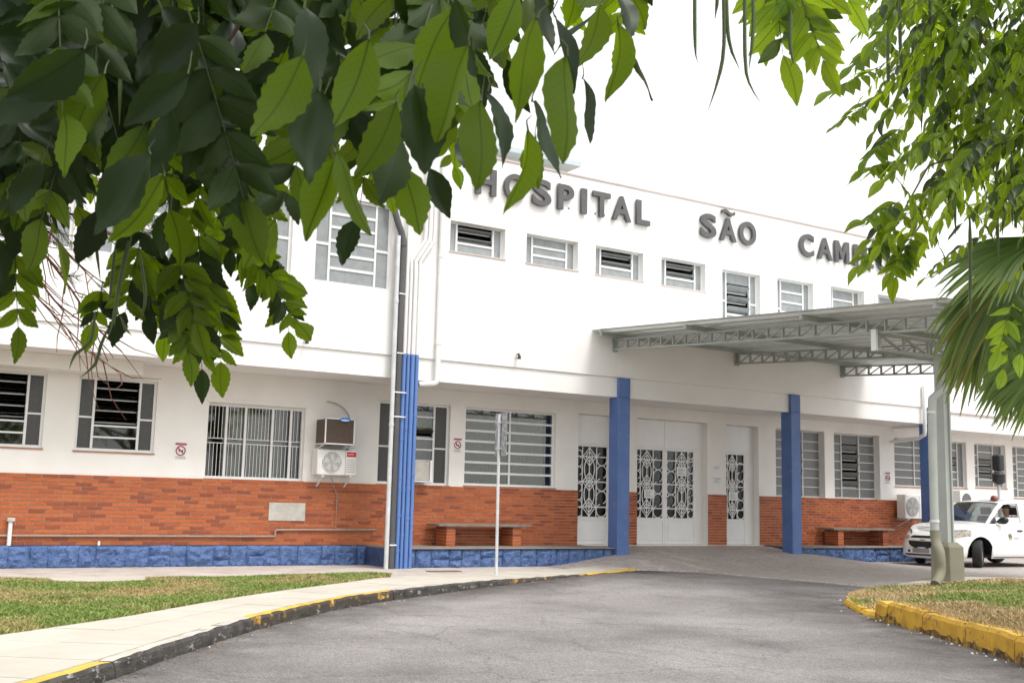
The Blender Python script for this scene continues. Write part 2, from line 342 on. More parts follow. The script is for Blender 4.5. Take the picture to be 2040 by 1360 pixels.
def copy_tree(o, delta, parent=None, parent_delta=True):
    c = o.copy(); COL.objects.link(c); c.parent = parent
    if parent is None: c.location = o.location + Vector(delta)
    for ch in [x for x in bpy.data.objects if x.parent == o]: copy_tree(ch, (0,0,0), c)
    return c
def heightfield(name, xs, ylo, yhi, ny, zf, m, parent=None, **kw):
    v = []; f = []
    for x in xs:
        a, b = ylo(x), yhi(x)
        for j in range(ny+1):
            y = a+(b-a)*j/ny; v.append((x, y, zf(x, y)))
    for i in range(len(xs)-1):
        for j in range(ny): k = i*(ny+1)+j; f.append((k, k+ny+1, k+ny+2, k+1))
    me = bpy.data.meshes.new(name); me.from_pydata(v, [], f); me.materials.append(MT[m])
    me.polygons.foreach_set('use_smooth', [True]*len(f)); me.update()
    o = bpy.data.objects.new(name, me); ORG[o] = Vector(); return finish(o, parent, **kw)
def interp(pts, x):
    if x <= pts[0][0]: return pts[0][1]
    for (a, b), (c, d) in zip(pts, pts[1:]):
        if x <= c: return b+(d-b)*(x-a)/(c-a)
    return pts[-1][1]
def spline(pts, step=.25):
    pts = [Vector(p) for p in pts]; out = []
    P = [pts[0]*2-pts[1]] + pts + [pts[-1]*2-pts[-2]]
    for i in range(1, len(P)-2):
        n = max(1, int((P[i+1]-P[i]).length/step))
        for j in range(n):
            t = j/n; a, b, c, d = P[i-1], P[i], P[i+1], P[i+2]
            out.append(.5*((2*b)+(c-a)*t+(2*a-5*b+4*c-d)*t*t+(3*b-a-3*c+d)*t**3))
    out.append(pts[-1]); return out
def resample(pts, step):
    out = [pts[0].copy()]; acc = 0.0
    for a, b in zip(pts, pts[1:]):
        l = (b-a).length; pos = 0.0
        while acc + (l-pos) >= step:
            pos += step-acc; out.append(a+(b-a)*(pos/l)); acc = 0.0
        acc += l-pos
    out.append(pts[-1].copy()); return out

# ------------------------------------------------------------------ levels
def gz(x, y):          # forecourt: ramp up to the entrance doors
    fx = smooth(12.5, 14.5, x)*(1-smooth(19.5, 22.2, x))
    return fx*min(.345, max(0.0, .345-(1.1-y)*(.345/3.0)))
_RD = Vector((-.68, -.73))
def rz(x, y):          # asphalt: sinks below the kerbs towards the street
    d = (x-14.5)*_RD.x + (y+3.2)*_RD.y
    return -.014 - .11*smooth(0.0, 6.0, d) + .006*math.sin(x*.9)*math.sin(y*.7+1)

# ------------------------------------------------------------------ ground
mb = MB().box(-900, 900, -900, 900, -1.2, -.40); mb.build('terrain', 'terrain', kind='structure')
kerbL = spline([(-11,-27,0),(-7.2,-20.5,0),(-3.2,-15.6,0),(-.3,-12.4,0),(1.39,-10.7,0),(1.85,-10.15,0),(2.47,-9.32,0),(3.15,-8.42,0),(4.2,-7.1,0),(5.48,-5.78,0),(6.69,-4.8,0),(7.9,-4.0,0),(9.09,-3.38,0),(11.55,-2.4,0),(13.6,-1.5,0)], .2)
heightfield('asphalt_road', [-40+1.0*i for i in range(38)]+[-2+.25*i for i in range(72)] + [16.0+2*i for i in range(30)], lambda x: -60, lambda x: 1.0 if x < 14.5 else -2.0, 240, rz, 'asphalt', kind='structure')
_as = bpy.data.objects['asphalt_road'].data; _co = np.zeros(len(_as.vertices)*3); _as.vertices.foreach_get('co', _co); _co = _co.reshape(-1, 3)
_edge = [(p.x, p.y) for p in kerbL] + [(p.x, p.y) for p in spline([(5.6,-18.6,0),(7.6,-15.3,0),(9.39,-12.43,0),(11.2,-9.5,0),(12.75,-7.25,0),(13.5,-6.6,0)], .3)]
_dm = np.full(len(_co), 9.0)
for ex, ey in _edge: _dm = np.minimum(_dm, np.hypot(_co[:,0]-ex, _co[:,1]-ey))
_as.attributes.new('gutter', 'FLOAT', 'POINT').data.foreach_set('value', np.clip(1-_dm/1.15, 0, 1)**1.0)
_kx = [(p.x, p.y) for p in kerbL]
# pavement beside the building, from the kerb line to the wall
heightfield('pavement', [-11+.25*i for i in range(95)], lambda x: interp(_kx, x)+.13*(1+abs(.6)), lambda x: 1.15, 9, lambda x, y: -.006+gz(x, y), 'pave', kind='structure')
_fc = [(12.4,-1.9),(13.55,-1.42),(14.1,-1.62),(14.75,-2.2),(14.95,-4.3),(15.2,-5.3),(15.4,-9.0)]
heightfield('forecourt', [12.5+.2*i for i in range(64)]+[25.5+2*i for i in range(20)], lambda x: interp(_fc, x), lambda x: 1.3, 30, lambda x, y: gz(x, y)-(.04 if y <= interp(_fc, x)+1e-6 else 0), 'cobble', kind='structure')
# --- sidewalk slabs (light concrete), between the lawn and the kerb
inner = spline([(-12.6,-24.5,0),(-8.6,-18.2,0),(-4.6,-13.2,0),(-1.2,-10.0,0),(1.54,-7.95,0),(2.9,-6.75,0),(4.85,-4.77,0),(7.08,-2.95,0),(8.2,-2.1,0),(9.6,-1.75,0),(11.4,-1.35,0),(13.0,-.75,0)], .2)
K = resample(kerbL, .9); ni = len(K)
def frac_pt(line, t):
    tot = [0.0]
    for a, b in zip(line, line[1:]): tot.append(tot[-1]+(b-a).length)
    d = t*tot[-1]
    for i in range(len(line)-1):
        if tot[i+1] >= d: return line[i]+(line[i+1]-line[i])*((d-tot[i])/max(1e-9, tot[i+1]-tot[i]))
    return line[-1].copy()
def side_normal(line, i):
    d = (line[min(i+1, len(line)-1)]-line[max(i-1, 0)]).normalized(); return Vector((-d.y, d.x, 0))
walk = MB().add([(-11,-27,-.3),(-10.9,-27,-.3),(-11,-26.9,-.3)], [(0,1,2)])
wroot = bpy.data.objects.new('sidewalk', None); finish(wroot, kind='structure'); ORG[wroot] = Vector()
joint = MB(); rows = []
for i in range(ni):
    nrm = side_normal(K, i); a = K[i]+nrm*.14
    # nearest inner-line point along the normal
    best = min(inner, key=lambda q: abs((q-K[i]).dot(Vector((nrm.y, -nrm.x, 0)))) + (0 if (q-K[i]).dot(nrm) > 0 else 99))
    rows.append((a, K[i]+nrm*max(.9, (best-K[i]).dot(nrm))))
g = .005
for i in range(ni-1):
    for c0, c1 in ((0.0, .5), (.5, 1.0)):
        q = [rows[i][0].lerp(rows[i][1], c0), rows[i+1][0].lerp(rows[i+1][1], c0), rows[i+1][0].lerp(rows[i+1][1], c1), rows[i][0].lerp(rows[i][1], c1)]
        ctr = sum(q, Vector())/4; q = [p+(ctr-p).normalized()*g*1.4 for p in q]
        dz = RND.uniform(0, .004)+.004
        top = [Vector((p.x, p.y, gz(p.x, p.y)+dz)) for p in q]
        m_ = MB().add(top+[p-Vector((0,0,.05)) for p in top], [(0,1,2,3),(7,6,5,4),(0,4,5,1),(1,5,6,2),(2,6,7,3),(3,7,4,0)])
        m_.build('slab', 'slab', wroot)
# --- kerb along the sidewalk
kroot = bpy.data.objects.new('kerb', None); finish(kroot, kind='structure'); ORG[kroot] = Vector()
def kerb_run(line, step, wid, top_of, low_of, mats_of, root, jit=.004, gap=.005, cham=.018, rough=.022, dirt=.3):
    P = resample(line, step)
    for i in range(len(P)-1):
        sub = 15; d = (P[i+1]-P[i]).normalized(); pa, pb = P[i]+d*gap*.5, P[i+1]-d*gap*.5
        pts = [pa.lerp(pb, k/(sub-1)) for k in range(sub)]; nn = [(side_normal(P, i)*(1-k/(sub-1))+side_normal(P, i+1)*(k/(sub-1))).normalized() for k in range(sub)]
        mb = MB(); prof = []
        j1, j2 = RND.uniform(-jit, jit), RND.uniform(-jit, jit)
        for p, n_ in zip(pts, nn):
            zt = top_of(p.x, p.y)+j1; zl = low_of(p.x, p.y)-.06; e = n_*j2
            bat = .02
            rg = rough*noise.noise((p.x*4, p.y*4, 1)); zt += rg*.5; e = e+n_*rough*.8*noise.noise((p.x*5, p.y*5, 7))
            zm = zl+.06+(zt-zl-.06)*min(.75, max(.05, dirt+.30*noise.noise((p.x*2.2, p.y*2.2, 3))+.25*noise.noise((p.x*9, p.y*9, 3))))
            prof.append([p+e-n_*bat+Vector((0,0,zl)), p+e-n_*bat*.75+Vector((0,0,zm)), p+e-n_*bat*.3+Vector((0,0,zt-cham*1.6)), p+e+n_*cham+Vector((0,0,zt)), p+e+n_*wid+Vector((0,0,zt)), p+e+n_*wid+Vector((0,0,zl))])
        vs = [v for r_ in prof for v in r_]
        mb.v = [Vector(v) for v in vs]
        for s_ in range(sub-1):
            for k in range(5):
                mb.f.append((s_*6+k, (s_+1)*6+k, (s_+1)*6+k+1, s_*6+k+1)); mb.mi.append(2 if k == 0 else (0 if k < 3 else 1))
        e5 = (sub-1)*6; mb.f += [(5,4,3,2,1,0), (e5,e5+1,e5+2,e5+3,e5+4,e5+5)]; mb.mi += [0, 0]
        mt = mats_of(P[i], P[i+1])
        mb.build('kerb_stone', list(mt)+(['kerb_black'] if len(mt) < 3 else []), root)
def left_mats(a, b):
    px = to_px((a+b)/2)[0]
    if px < 215: return ('kerb_black', 'kerb_yellow')
    if px < 515: return ('kerb_black', 'kerb_conc')
    if px < 790: return ('kerb_yellow_worn', 'kerb_yellow')
    if px < 1000: return ('kerb_black', 'kerb_conc')
    if px < 1185: return ('kerb_yellow_worn', 'kerb_conc')
    return ('kerb_yellow', 'kerb_yellow')
kerb_run(kerbL, .8, .125, lambda x, y: .008+gz(x, y)*.6, rz, left_mats, kroot)
# --- lawn (left)
lawn_poly = [(-14,-1.1),(2.2,-1.15),(2.6,-1.5),(3.06,-2.05),(3.97,-2.25),(4.3,-1.95),(5.86,-1.85),(8.0,-1.5),(8.25,-1.75),(8.1,-2.1)] + [(p.x, p.y) for p in reversed(inner) if p.x < 8.0 and p.x > -12.5]
def poly_sheet(name, poly, zf, m, parent=None, step=None, **kw):
    bm = bmesh.new(); vs = [bm.verts.new((x, y, zf(x, y))) for x, y in poly]; bm.faces.new(vs)
    bmesh.ops.triangulate(bm, faces=bm.faces[:]); 
    bmesh.ops.recalc_face_normals(bm, faces=bm.faces[:])
    me = bpy.data.meshes.new(name); bm.to_mesh(me); bm.free(); me.materials.append(MT[m])
    if me.polygons[0].normal.z < 0: me.flip_normals()
    o = bpy.data.objects.new(name, me); ORG[o] = Vector(); return finish(o, parent, **kw)
poly_sheet('lawn_soil', lawn_poly, lambda x, y: .004, 'soil', kind='structure')
# --- island (right)
isl = spline([(2.6,-23.5,0),(5.6,-18.6,0),(7.6,-15.3,0),(9.39,-12.43,0),(10.25,-11.06,0),(11.2,-9.5,0),(12.0,-8.2,0),(12.75,-7.25,0),(13.35,-6.75,0),(14.1,-6.42,0),(15.0,-6.30,0),(16.2,-6.35,0),(18,-6.9,0),(22,-8.6,0),(34,-14,0)], .2)
_ii = []
for i in range(len(isl)):
    _d = (isl[min(i+1, len(isl)-1)]-isl[max(i-1, 0)]).normalized(); _ii.append(isl[i]+Vector((_d.y, -_d.x, 0))*.10)
isl = _ii
_tip = [p for p in isl if 8.0 < p.x < 15.2]
def iz(x, y):
    d = math.hypot(x-13.3, y+6.9); z = .19*smooth(0.2, 3.0, d)
    if 8.4 < x < 14.9 and y > -14.5 and x-.6*y < 19.6:        # the lawn falls to the kerb, lowest round the tip
        e = math.sqrt(min((x-p.x)**2+(y-p.y)**2 for p in _tip)); k = smooth(11.95, 11.45, x); z = min(z, (rz(x, y)+.085)*(1-k)+.115*k+.20*max(0.0, e-.17))
    return z
isl_poly = [(p.x, p.y) for p in isl] + [(34,-40),(6,-40)]
bm = bmesh.new()
_xs = np.arange(3, 34, .3)
def pip(poly, X, Y):
    X = np.asarray(X, float); Y = np.asarray(Y, float); ins = np.zeros(X.shape, bool); n = len(poly)
    for i in range(n):
        x0, y0 = poly[i]; x1, y1 = poly[(i+1) % n]
        if y0 == y1: continue
        c = ((y0 > Y) != (y1 > Y)) & (X < (x1-x0)*(Y-y0)/(y1-y0)+x0); ins ^= c
    return ins
bm.free()
_rows = [.05, .2, .45, .8, 1.3, 2.0, 3.0, 5.0, 9.0, 18.0]; _v = []; _f = []
for p in isl:
    for r_ in _rows: x_, y_ = p.x+.5*r_, p.y-.866*r_; _v.append((x_, y_, iz(x_, y_)-.004-(.08 if r_ < .1 else 0)))
_n = len(_rows)
for i in range(len(isl)-1):
    for j in range(_n-1): _f.append((i*_n+j, i*_n+j+1, (i+1)*_n+j+1, (i+1)*_n+j))
_me = bpy.data.meshes.new('island_soil'); _me.from_pydata(_v, [], _f); _me.materials.append(MT['soil']); _me.polygons.foreach_set('use_smooth', [True]*len(_f)); _me.update()
_o = bpy.data.objects.new('island_soil', _me); ORG[_o] = Vector(); finish(_o, kind='structure')
iroot = bpy.data.objects.new('island_kerb', None); finish(iroot, kind='structure'); ORG[iroot] = Vector()
isl_in = [Vector((p.x, p.y, 0)) for p in reversed(isl)]      # kerb body lies on the island side
def isl_top(x, y):
    return .115 if x < 11.75 and y < -8.0 else rz(x, y)+.075
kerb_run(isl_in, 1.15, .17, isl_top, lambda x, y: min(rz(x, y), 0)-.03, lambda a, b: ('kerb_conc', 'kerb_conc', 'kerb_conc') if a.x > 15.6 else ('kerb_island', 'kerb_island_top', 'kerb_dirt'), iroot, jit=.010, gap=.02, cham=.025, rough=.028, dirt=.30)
# concrete path across the back of the island
_pb = [(14.6,-6.62),(16.1,-6.72),(16.9,-7.05),(22,-9.1),(33,-14)]
_pf = [(14.6,-6.9),(15.2,-7.15),(16.4,-7.45),(16.9,-7.75),(22,-10.1),(33,-15.2)]
heightfield('island_path', [14.6+.3*i for i in range(62)], lambda x: interp(_pf, x), lambda x: interp(_pb, x), 2, lambda x, y: iz(x, y)+.008, 'slab', kind='structure')

# ------------------------------------------------------------------ hospital building
HOS = thing('hospital_building', 'white two storey hospital with orange brick base and blue columns', 'building', (10, 0, 0))
GY = 1.2       # ground floor wall plane; upper storey hangs over it at y = 0
def wall_with_openings(name, x0, x1, z0, z1, y0, y1, ops, m, parent):
    """solid wall slab with rectangular openings (reveals included)"""
    xs = sorted({x0, x1} | {v for o in ops for v in o[:2] if x0 < v < x1}); zs = sorted({z0, z1} | {v for o in ops for v in o[2:4] if z0 < v < z1})
    mb = MB(); idx = {}
    def vid(x, y, z):
        k = (round(x, 4), y, round(z, 4))
        if k not in idx: idx[k] = len(mb.v); mb.v.append(Vector((x, y, z)))
        return idx[k]
    def hole(i, j):
        if i < 0 or j < 0 or i >= len(xs)-1 or j >= len(zs)-1: return True
        cx, cz = (xs[i]+xs[i+1])/2, (zs[j]+zs[j+1])/2
        return any(o[0] < cx < o[1] and o[2] < cz < o[3] for o in ops)
    def q(*p): mb.f.append(tuple(vid(*a) for a in p)); mb.mi.append(0)
    for i in range(len(xs)-1):
        for j in range(len(zs)-1):
            if hole(i, j): continue
            a, b, c, d = xs[i], xs[i+1], zs[j], zs[j+1]
            q((a,y0,c),(b,y0,c),(b,y0,d),(a,y0,d)); q((b,y1,c),(a,y1,c),(a,y1,d),(b,y1,d))
            if hole(i-1, j): q((a,y1,c),(a,y0,c),(a,y0,d),(a,y1,d))
            if hole(i+1, j): q((b,y0,c),(b,y1,c),(b,y1,d),(b,y0,d))
            if hole(i, j-1): q((a,y1,c),(b,y1,c),(b,y0,c),(a,y0,c))
            if hole(i, j+1): q((a,y0,d),(b,y0,d),(b,y1,d),(a,y1,d))
    return mb.build(name, m, parent)
XL, XR, XW = -9.0, 24.42, 38.0     # left end, end of the upper storey, end of the low wing
G_OPS = {'A0': (.15,1.45,1.95,3.2), 'A': (1.88,3.19,1.95,3.2), 'B': (3.70,5.02,1.94,3.2), 'S': (5.95,7.80,1.54,2.9), 'C': (9.33,10.92,1.54,3.16),
         'D': (11.28,13.52,1.56,3.16), 'd1': (14.12,15.10,.36,3.2), 'd2': (15.75,17.85,.36,3.2), 'd3': (18.44,19.50,.36,3.2),
         'E': (20.08,21.80,1.53,3.2), 'F': (22.15,23.88,1.53,3.2), 'G': (24.46,25.75,1.9,3.2), 'H': (26.2,27.5,1.92,3.2), 'I': (27.86,29.3,1.96,3.2), 'J': (29.62,31.2,1.7,3.2), 'K': (32.2,33.8,1.7,3.2)}
U_OPS = {'L0': (1.7,3.2,5.1,6.72), 'L1': (3.55,5.0,5.1,6.72), 'L2': (5.38,6.9,5.1,6.72), 'L3': (7.33,8.87,5.1,6.74),
         'u1': (10.11,11.37,6.06,6.67), 'u2': (11.88,13.17,6.06,6.67), 'u3': (13.62,14.91,6.05,6.67), 'u4': (15.41,16.70,6.04,6.67),
         'u5': (17.2,18.39,5.35,6.63), 'u6': (18.94,20.15,5.35,6.65), 'u7': (20.72,21.92,5.4,6.66), 'u8': (22.42,23.64,5.4,6.66)}
wall_with_openings('wall', XL, XW, .34, 3.48, GY, GY+.22, list(G_OPS.values()), 'wall_cream', HOS)
wall_with_openings('wall', XL, XR, 3.903, 8.08, -.035, .2, list(U_OPS.values()), 'wall', HOS)
MB().box(XR-.22, XR, .2, 10, 3.903, 8.08).build('wall', 'wall', HOS)
MB().box(XL, XL+.2, .2, 10, 3.903, 8.08).build('wall', 'wall', HOS)
MB().box(XL, XR, 9.8, 10, 0, 8.08).build('wall', 'wall', HOS)
MB().box(XL, XR+.02, -.06, .26, 8.081, 8.115).build('coping', 'coping', HOS)
MB().box(XL+.2, XR-.22, .2, 9.8, 7.6, 7.75).build('roof', 'room', HOS)
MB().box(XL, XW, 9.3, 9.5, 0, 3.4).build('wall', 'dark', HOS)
for xa, xb in ((XL, 24.6),):
    MB().box(xa, xb, 0, GY+.3, 3.482, 3.90).build('fascia', 'wall', HOS)
MB().box(XR, XW, .30, GY+.3, 3.42, 3.86).build('fascia', 'wall', HOS)
MB().box(XR-.02, XW, .25, 9.5, 3.862, 3.90).build('roof', 'coping', HOS)
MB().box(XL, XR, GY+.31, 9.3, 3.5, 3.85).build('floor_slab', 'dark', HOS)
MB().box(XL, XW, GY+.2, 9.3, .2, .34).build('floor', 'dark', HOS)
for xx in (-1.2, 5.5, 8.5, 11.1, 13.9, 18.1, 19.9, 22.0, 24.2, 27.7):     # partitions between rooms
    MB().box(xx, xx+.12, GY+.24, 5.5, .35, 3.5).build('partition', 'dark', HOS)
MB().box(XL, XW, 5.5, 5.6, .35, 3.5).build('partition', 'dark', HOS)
MB().box(XL+.2, XR-.22, 2.2, 2.3, 3.91, 7.55).build('partition', 'room', HOS)
for xx in (3.35, 7.1, 9.5, 13.4, 17, 20.4): MB().box(xx, xx+.1, .24, 2.2, 3.91, 7.55).build('partition', 'room', HOS)
# boxed-in beam under the soffit at the left
MB().box(XL, 4.64, .72, GY-.003, 3.24, 3.478).build('soffit_box', 'wall_cream', HOS)
# lintel lines (window heads project a little over the ground-floor openings)
for k in ('C', 'D'):
    o_ = G_OPS[k]; MB().box(o_[0]-.03, o_[1]+.03, GY-.025, GY-.002, o_[3]+.005, o_[3]+.045).build('lintel', 'wall_cream', HOS)
# columns
for xa in (9.19, 14.24, 19.305, 24.285):
    MB().box(xa, xa+.31, -.075, .26, -.05, 3.479).build('column', 'blue', HOS, bevel=.012); MB().box(xa, xa+.31, -.075, -.004, 3.480, 3.897).build('column_head', 'blue', HOS, bevel=.008)
# terrace in front of the wall, and the rough stone plinth that carries it
for xa, xb in ((9.12, 14.20), (19.66, 25.2)):
    MB().box(xa, xb, -.045, GY-.004, .336, .358).build('terrace_slab', 'terrace', HOS, bevel=.006)
    MB().box(xa, xb, .03, GY-.01, -.2, .335).build('plinth_core', 'stone_joint', HOS)
MB().box(25.2, XW, .9, GY-.004, -.1, .36).build('terrace_slab', 'terrace', HOS)
plinth = MB().box(9.12, 14.2, .022, .028, -.2, .32).build('stone_plinth', 'stone_joint', HOS)
MB().box(XL, 9.115, 1.085, GY-.004, -.2, .357).build('plinth_core', 'stone_joint', HOS)
plinth0 = MB().box(XL, 9.115, 1.078, 1.084, -.2, .352).build('stone_plinth', 'stone_joint', HOS)
plinth2 = MB().box(19.66, 25.2, .022, .028, -.2, .32).build('stone_plinth', 'stone_joint', HOS)
def stone(x0, x1, z0, z1, par, Y0=0.0):
    nx, nz = max(5, int((x1-x0)/.034)), 9 if z1-z0 > .2 else 5; mb = MB(); sx, sz = RND.uniform(0,99), RND.uniform(0,99)
    for j in range(nz+1):
        for i in range(nx+1):
            u, v = i/nx, j/nz; x = x0+(x1-x0)*u; z = z0+(z1-z0)*v
            e = min(u, 1-u)*(x1-x0); ez = min(v, 1-v)*(z1-z0); edge = min(1, min(e, ez)/.05)
            d = .008 + .040*edge + .050*edge*noise.noise((x*5+sx, z*5+sz, 0)) + .050*edge*noise.noise((x*15+sx, z*15, sz))
            wob = .022*noise.noise((x*7, z*7, sx))
            mb.v.append(Vector((x+wob, Y0+.03-max(.005, d), z+wob*.8)))
    for j in range(nz):
        for i in range(nx):
            k = j*(nx+1)+i; mb.f.append((k, k+1, k+nx+2, k+nx+1)); mb.mi.append(0)
    back = len(mb.v); mb.v += [Vector((x0,Y0+.032,z0)), Vector((x1,Y0+.032,z0)), Vector((x1,Y0+.032,z1)), Vector((x0,Y0+.032,z1))]
    mb.f += [tuple(range(nx+1))[::-1]+(back, back+1), tuple((nx+1)*nz+i for i in range(nx+1))+(back+2, back+3)]
    mb.f += [tuple((nx+1)*j for j in range(nz+1))+(back+3, back), tuple((nx+1)*j+nx for j in range(nz, -1, -1))+(back+1, back+2)]; mb.mi += [0]*4
    mb.build('stone', 'stone', par, smooth_ang=35)
for xa, xb, par, YP, ZT in ((-2.0, 9.11, plinth0, 1.055, .352), (9.13, 14.19, plinth, 0.0, .330), (19.67, 25.15, plinth2, 0.0, .330)):
    x = xa
    while x < xb-.05:
        wdt = min(RND.uniform(.26, .50), xb-x)
        if xb-x-wdt < .15: wdt = xb-x
        if RND.random() < .22:
            zc = RND.uniform(.10, .2); stone(x+.006, x+wdt-.006, -.03, zc-.006, par, YP); stone(x+.006, x+wdt-.006, zc+.006, ZT, par, YP)
        else: stone(x+.006, x+wdt-.006, -.03, ZT+RND.uniform(-.012, 0), par, YP)
        x += wdt
# brick wainscot
wain = MB(); B_Z0, B_Z1 = .36, 1.53
segs = [(XL,14.11),(15.11,15.74),(17.86,18.43),(19.51,26.0)]
wroot_b = None
for i, (a, b) in enumerate(segs):
    q_ = MB().box(a, b, GY-.016, GY-.002, B_Z0, B_Z1-.004)
    o_ = q_.build('brick_wainscot', 'mortar', HOS)
    if i == 0: wroot_b = o_
    ORG[o_] = ORG[o_]
    segs[i] = (a, b, o_)
rh, bl, jt = .065, .268, .013
bme = None; rest = {}; cand = []
for a, b, o_ in segs:
    row = 0; z = B_Z0+.004
    while z+rh-jt < B_Z1+.01:
        x = a - (0 if row % 2 == 0 else bl*RND.choice((.5, .35, .62)))
        while x < b:
            x0, x1 = max(x, a+.001), min(x+bl-jt, b-.001)
            if x1-x0 > .03: cand.append((x0, x1, z, z+rh-jt, o_))
            x += bl
        z += rh; row += 1
inview = lambda c: 2.55 < c[0] < 7.3 and abs(c[1]-c[0]-(bl-jt)) < 1e-6
singles = [c for c in cand if inview(c)]
singles.sort(key=lambda c: to_px(((c[0]+c[1])/2, GY, c[2]))[2]); singles = [c for c in singles if to_px((c[1], GY, c[2]))[0] > 0][:300]; sset = set(id(c) for c in singles)
for c in singles:
    dpt = RND.uniform(.0, .004)
    box_part('brick', 'brick', c[4], c[0], c[1], GY-.026-round(dpt, 3), GY-.0165, c[2], c[3])
for a, b, o_ in segs:
    q_ = MB()
    for c in cand:
        if c[4] is o_ and id(c) not in sset: q_.box(c[0], c[1], GY-.026-RND.uniform(0, .004), GY-.0165, c[2], c[3])
    if q_.v: q_.build('bricks', 'brick', o_, kind='stuff')
# ---- windows
def window(key, ops, y, cols, rows, rootname='window', frame='alu', glass='glass', side='frost', fw=.045, setback=.10, open_rows=(), tilt=55, sill=True, midrail=.45, side_rows=1, rail=.030, parent=None):
    """cols: list of (fraction, kind) kind s = fixed obscure, l = louvre, f = clear fixed grid"""
    x0, x1, z0, z1 = ops[key]; ya, yb = y+setback, y+setback+.05
    R_ = MB()
    R_.box(x0, x0+fw, ya, yb, z0, z1).box(x1-fw, x1, ya, yb, z0, z1).box(x0+fw, x1-fw, ya, yb, z0, z0+fw).box(x0+fw, x1-fw, ya, yb, z1-fw, z1)
    W = R_.build(rootname, frame, HOS)
    if sill: box_part('sill', 'sill' if y > 0 else 'coping', W, x0-.02, x1+.02, y-.02, ya-.003, z0-.028, z0-.002)
    X = x0+fw; tot = sum(c[0] for c in cols); wd = (x1-x0-2*fw)
    for ci, (fr, kd) in enumerate(cols):
        xa, xb = X, X+wd*fr/tot; X = xb
        if ci < len(cols)-1: box_part('mullion', frame, W, xb-.02, xb+.02, ya-.006, yb-.006, z0+fw, z1-fw)
        if ci > 0: xa += .02
        if ci < len(cols)-1: xb -= .02
        if kd == 's':
            zs = [z0+fw] + [z0+fw+(z1-z0-2*fw)*k/(side_rows+1)*1.0 if side_rows != 1 else z0+fw+(z1-z0-2*fw)*midrail for k in range(1, side_rows+1)] + [z1-fw]
            for a, b in zip(zs, zs[1:]): box_part('pane', side, W, xa, xb, ya+.02, ya+.028, a, b)
            for zz in zs[1:-1]: box_part('rail', frame, W, xa, xb, ya+.004, ya+.018, zz-rail*.5, zz+rail*.5)
        else:
            n = rows; h = (z1-z0-2*fw)/n
            for k in range(n):
                a, b = z0+fw+h*k, z0+fw+h*(k+1)
                if kd == 'l' and k in open_rows:
                    t = math.radians(tilt+RND.uniform(-6, 6)); zc = (a+b)/2
                    box_part('slat', glass, W, xa+.006, xb-.006, ya+.021, ya+.027, a+.02, b-.02, rot=(t, 0, 0))
                    # metal edge of the tilted blade
                    for s_ in (-1,):
                        hh = (b-a-.04)/2; dy, dz = -math.sin(t)*hh*s_, math.cos(t)*hh*s_
                        box_part('slat_edge', frame, W, xa+.004, xb-.004, ya+.024+dy-.007, ya+.024+dy+.007, zc+dz-.014, zc+dz+.014)
                else:
                    box_part('pane', glass if glass != 'frost_up' else 'frost_up', W, xa, xb, ya+.02, ya+.026, a, b)
                    if k > 0 and (kd != 'l' or (k-1) not in open_rows): box_part('rail', frame, W, xa, xb, ya+.002, ya+.018, a-rail*.5, a+rail*.5)
            if kd == 'l': 
                for k in range(n):
                    if k in open_rows and k > 0 and k-1 not in open_rows: box_part('rail', frame, W, xa, xb, ya+.002, ya+.018, z0+fw+h*k-rail*.5, z0+fw+h*k+rail*.5)
    return W
for k in ('A0', 'A', 'B'): window(k, G_OPS, GY, [(.19,'s'),(.62,'l'),(.19,'s')], 6, open_rows=(2,3,4,5), tilt=68, setback=.05)
WC = window('C', G_OPS, GY, [(.19,'s'),(.62,'l'),(.19,'s')], 7, open_rows=(4,), tilt=40, setback=.08)
WD = window('D', G_OPS, GY, [(.5,'l'),(.5,'l')], 7, open_rows=(), setback=.08, frame='alu', rail=.045)
for k, opr in (('E', (2,3,4)), ('F', (1,2,3,4,5))):
    window(k, G_OPS, GY, [(.24,'s'),(.40,'l'),(.36,'s')], 7, open_rows=opr, tilt=35, frame='steel_frame', side='frost_grey', glass='frost_grey', side_rows=6, fw=.035, setback=.16, rail=.024)
window('G', G_OPS, GY, [(.7,'f'),(.3,'s')], 6, glass='frost_grey', side='frost_grey', frame='steel_frame', side_rows=5, fw=.035, setback=.08)
window('H', G_OPS, GY, [(.2,'s'),(.6,'l'),(.2,'s')], 6, frame='steel_frame', side_rows=0, fw=.035, open_rows=(2,3), tilt=30, setback=.1, glass='frost_grey', side='frost_grey')
window('I', G_OPS, GY, [(.2,'s'),(.5,'l'),(.3,'s')], 6, frame='steel_frame', side_rows=3, fw=.035, open_rows=(1,2,3), tilt=40, setback=.12, glass='frost_grey', side='frost_grey')
for k in ('J', 'K'): window(k, G_OPS, GY, [(.2,'s'),(.6,'f'),(.2,'s')], 7, frame='steel_frame', side_rows=5, fw=.035, setback=.1, glass='frost_grey', side='frost_grey')
for k in ('L0', 'L1', 'L2', 'L3'): window(k, U_OPS, -.035, [(.18,'s'),(.64,'l'),(.18,'s')], 6, glass='frost_up', side='frost_up', open_rows=(4,) if k == 'L2' else (), setback=.07, sill=False, fw=.05, rail=.05)
for k, opr in (('u1', (1,2)), ('u2', ()), ('u3', (1,2)), ('u4', (1,2))):
    window(k, U_OPS, -.035, [(.15,'s'),(.70,'l'),(.15,'s')], 3, glass='frost_up', side='frost_up', side_rows=0, open_rows=opr, tilt=72, setback=.13, fw=.032, rail=.045)
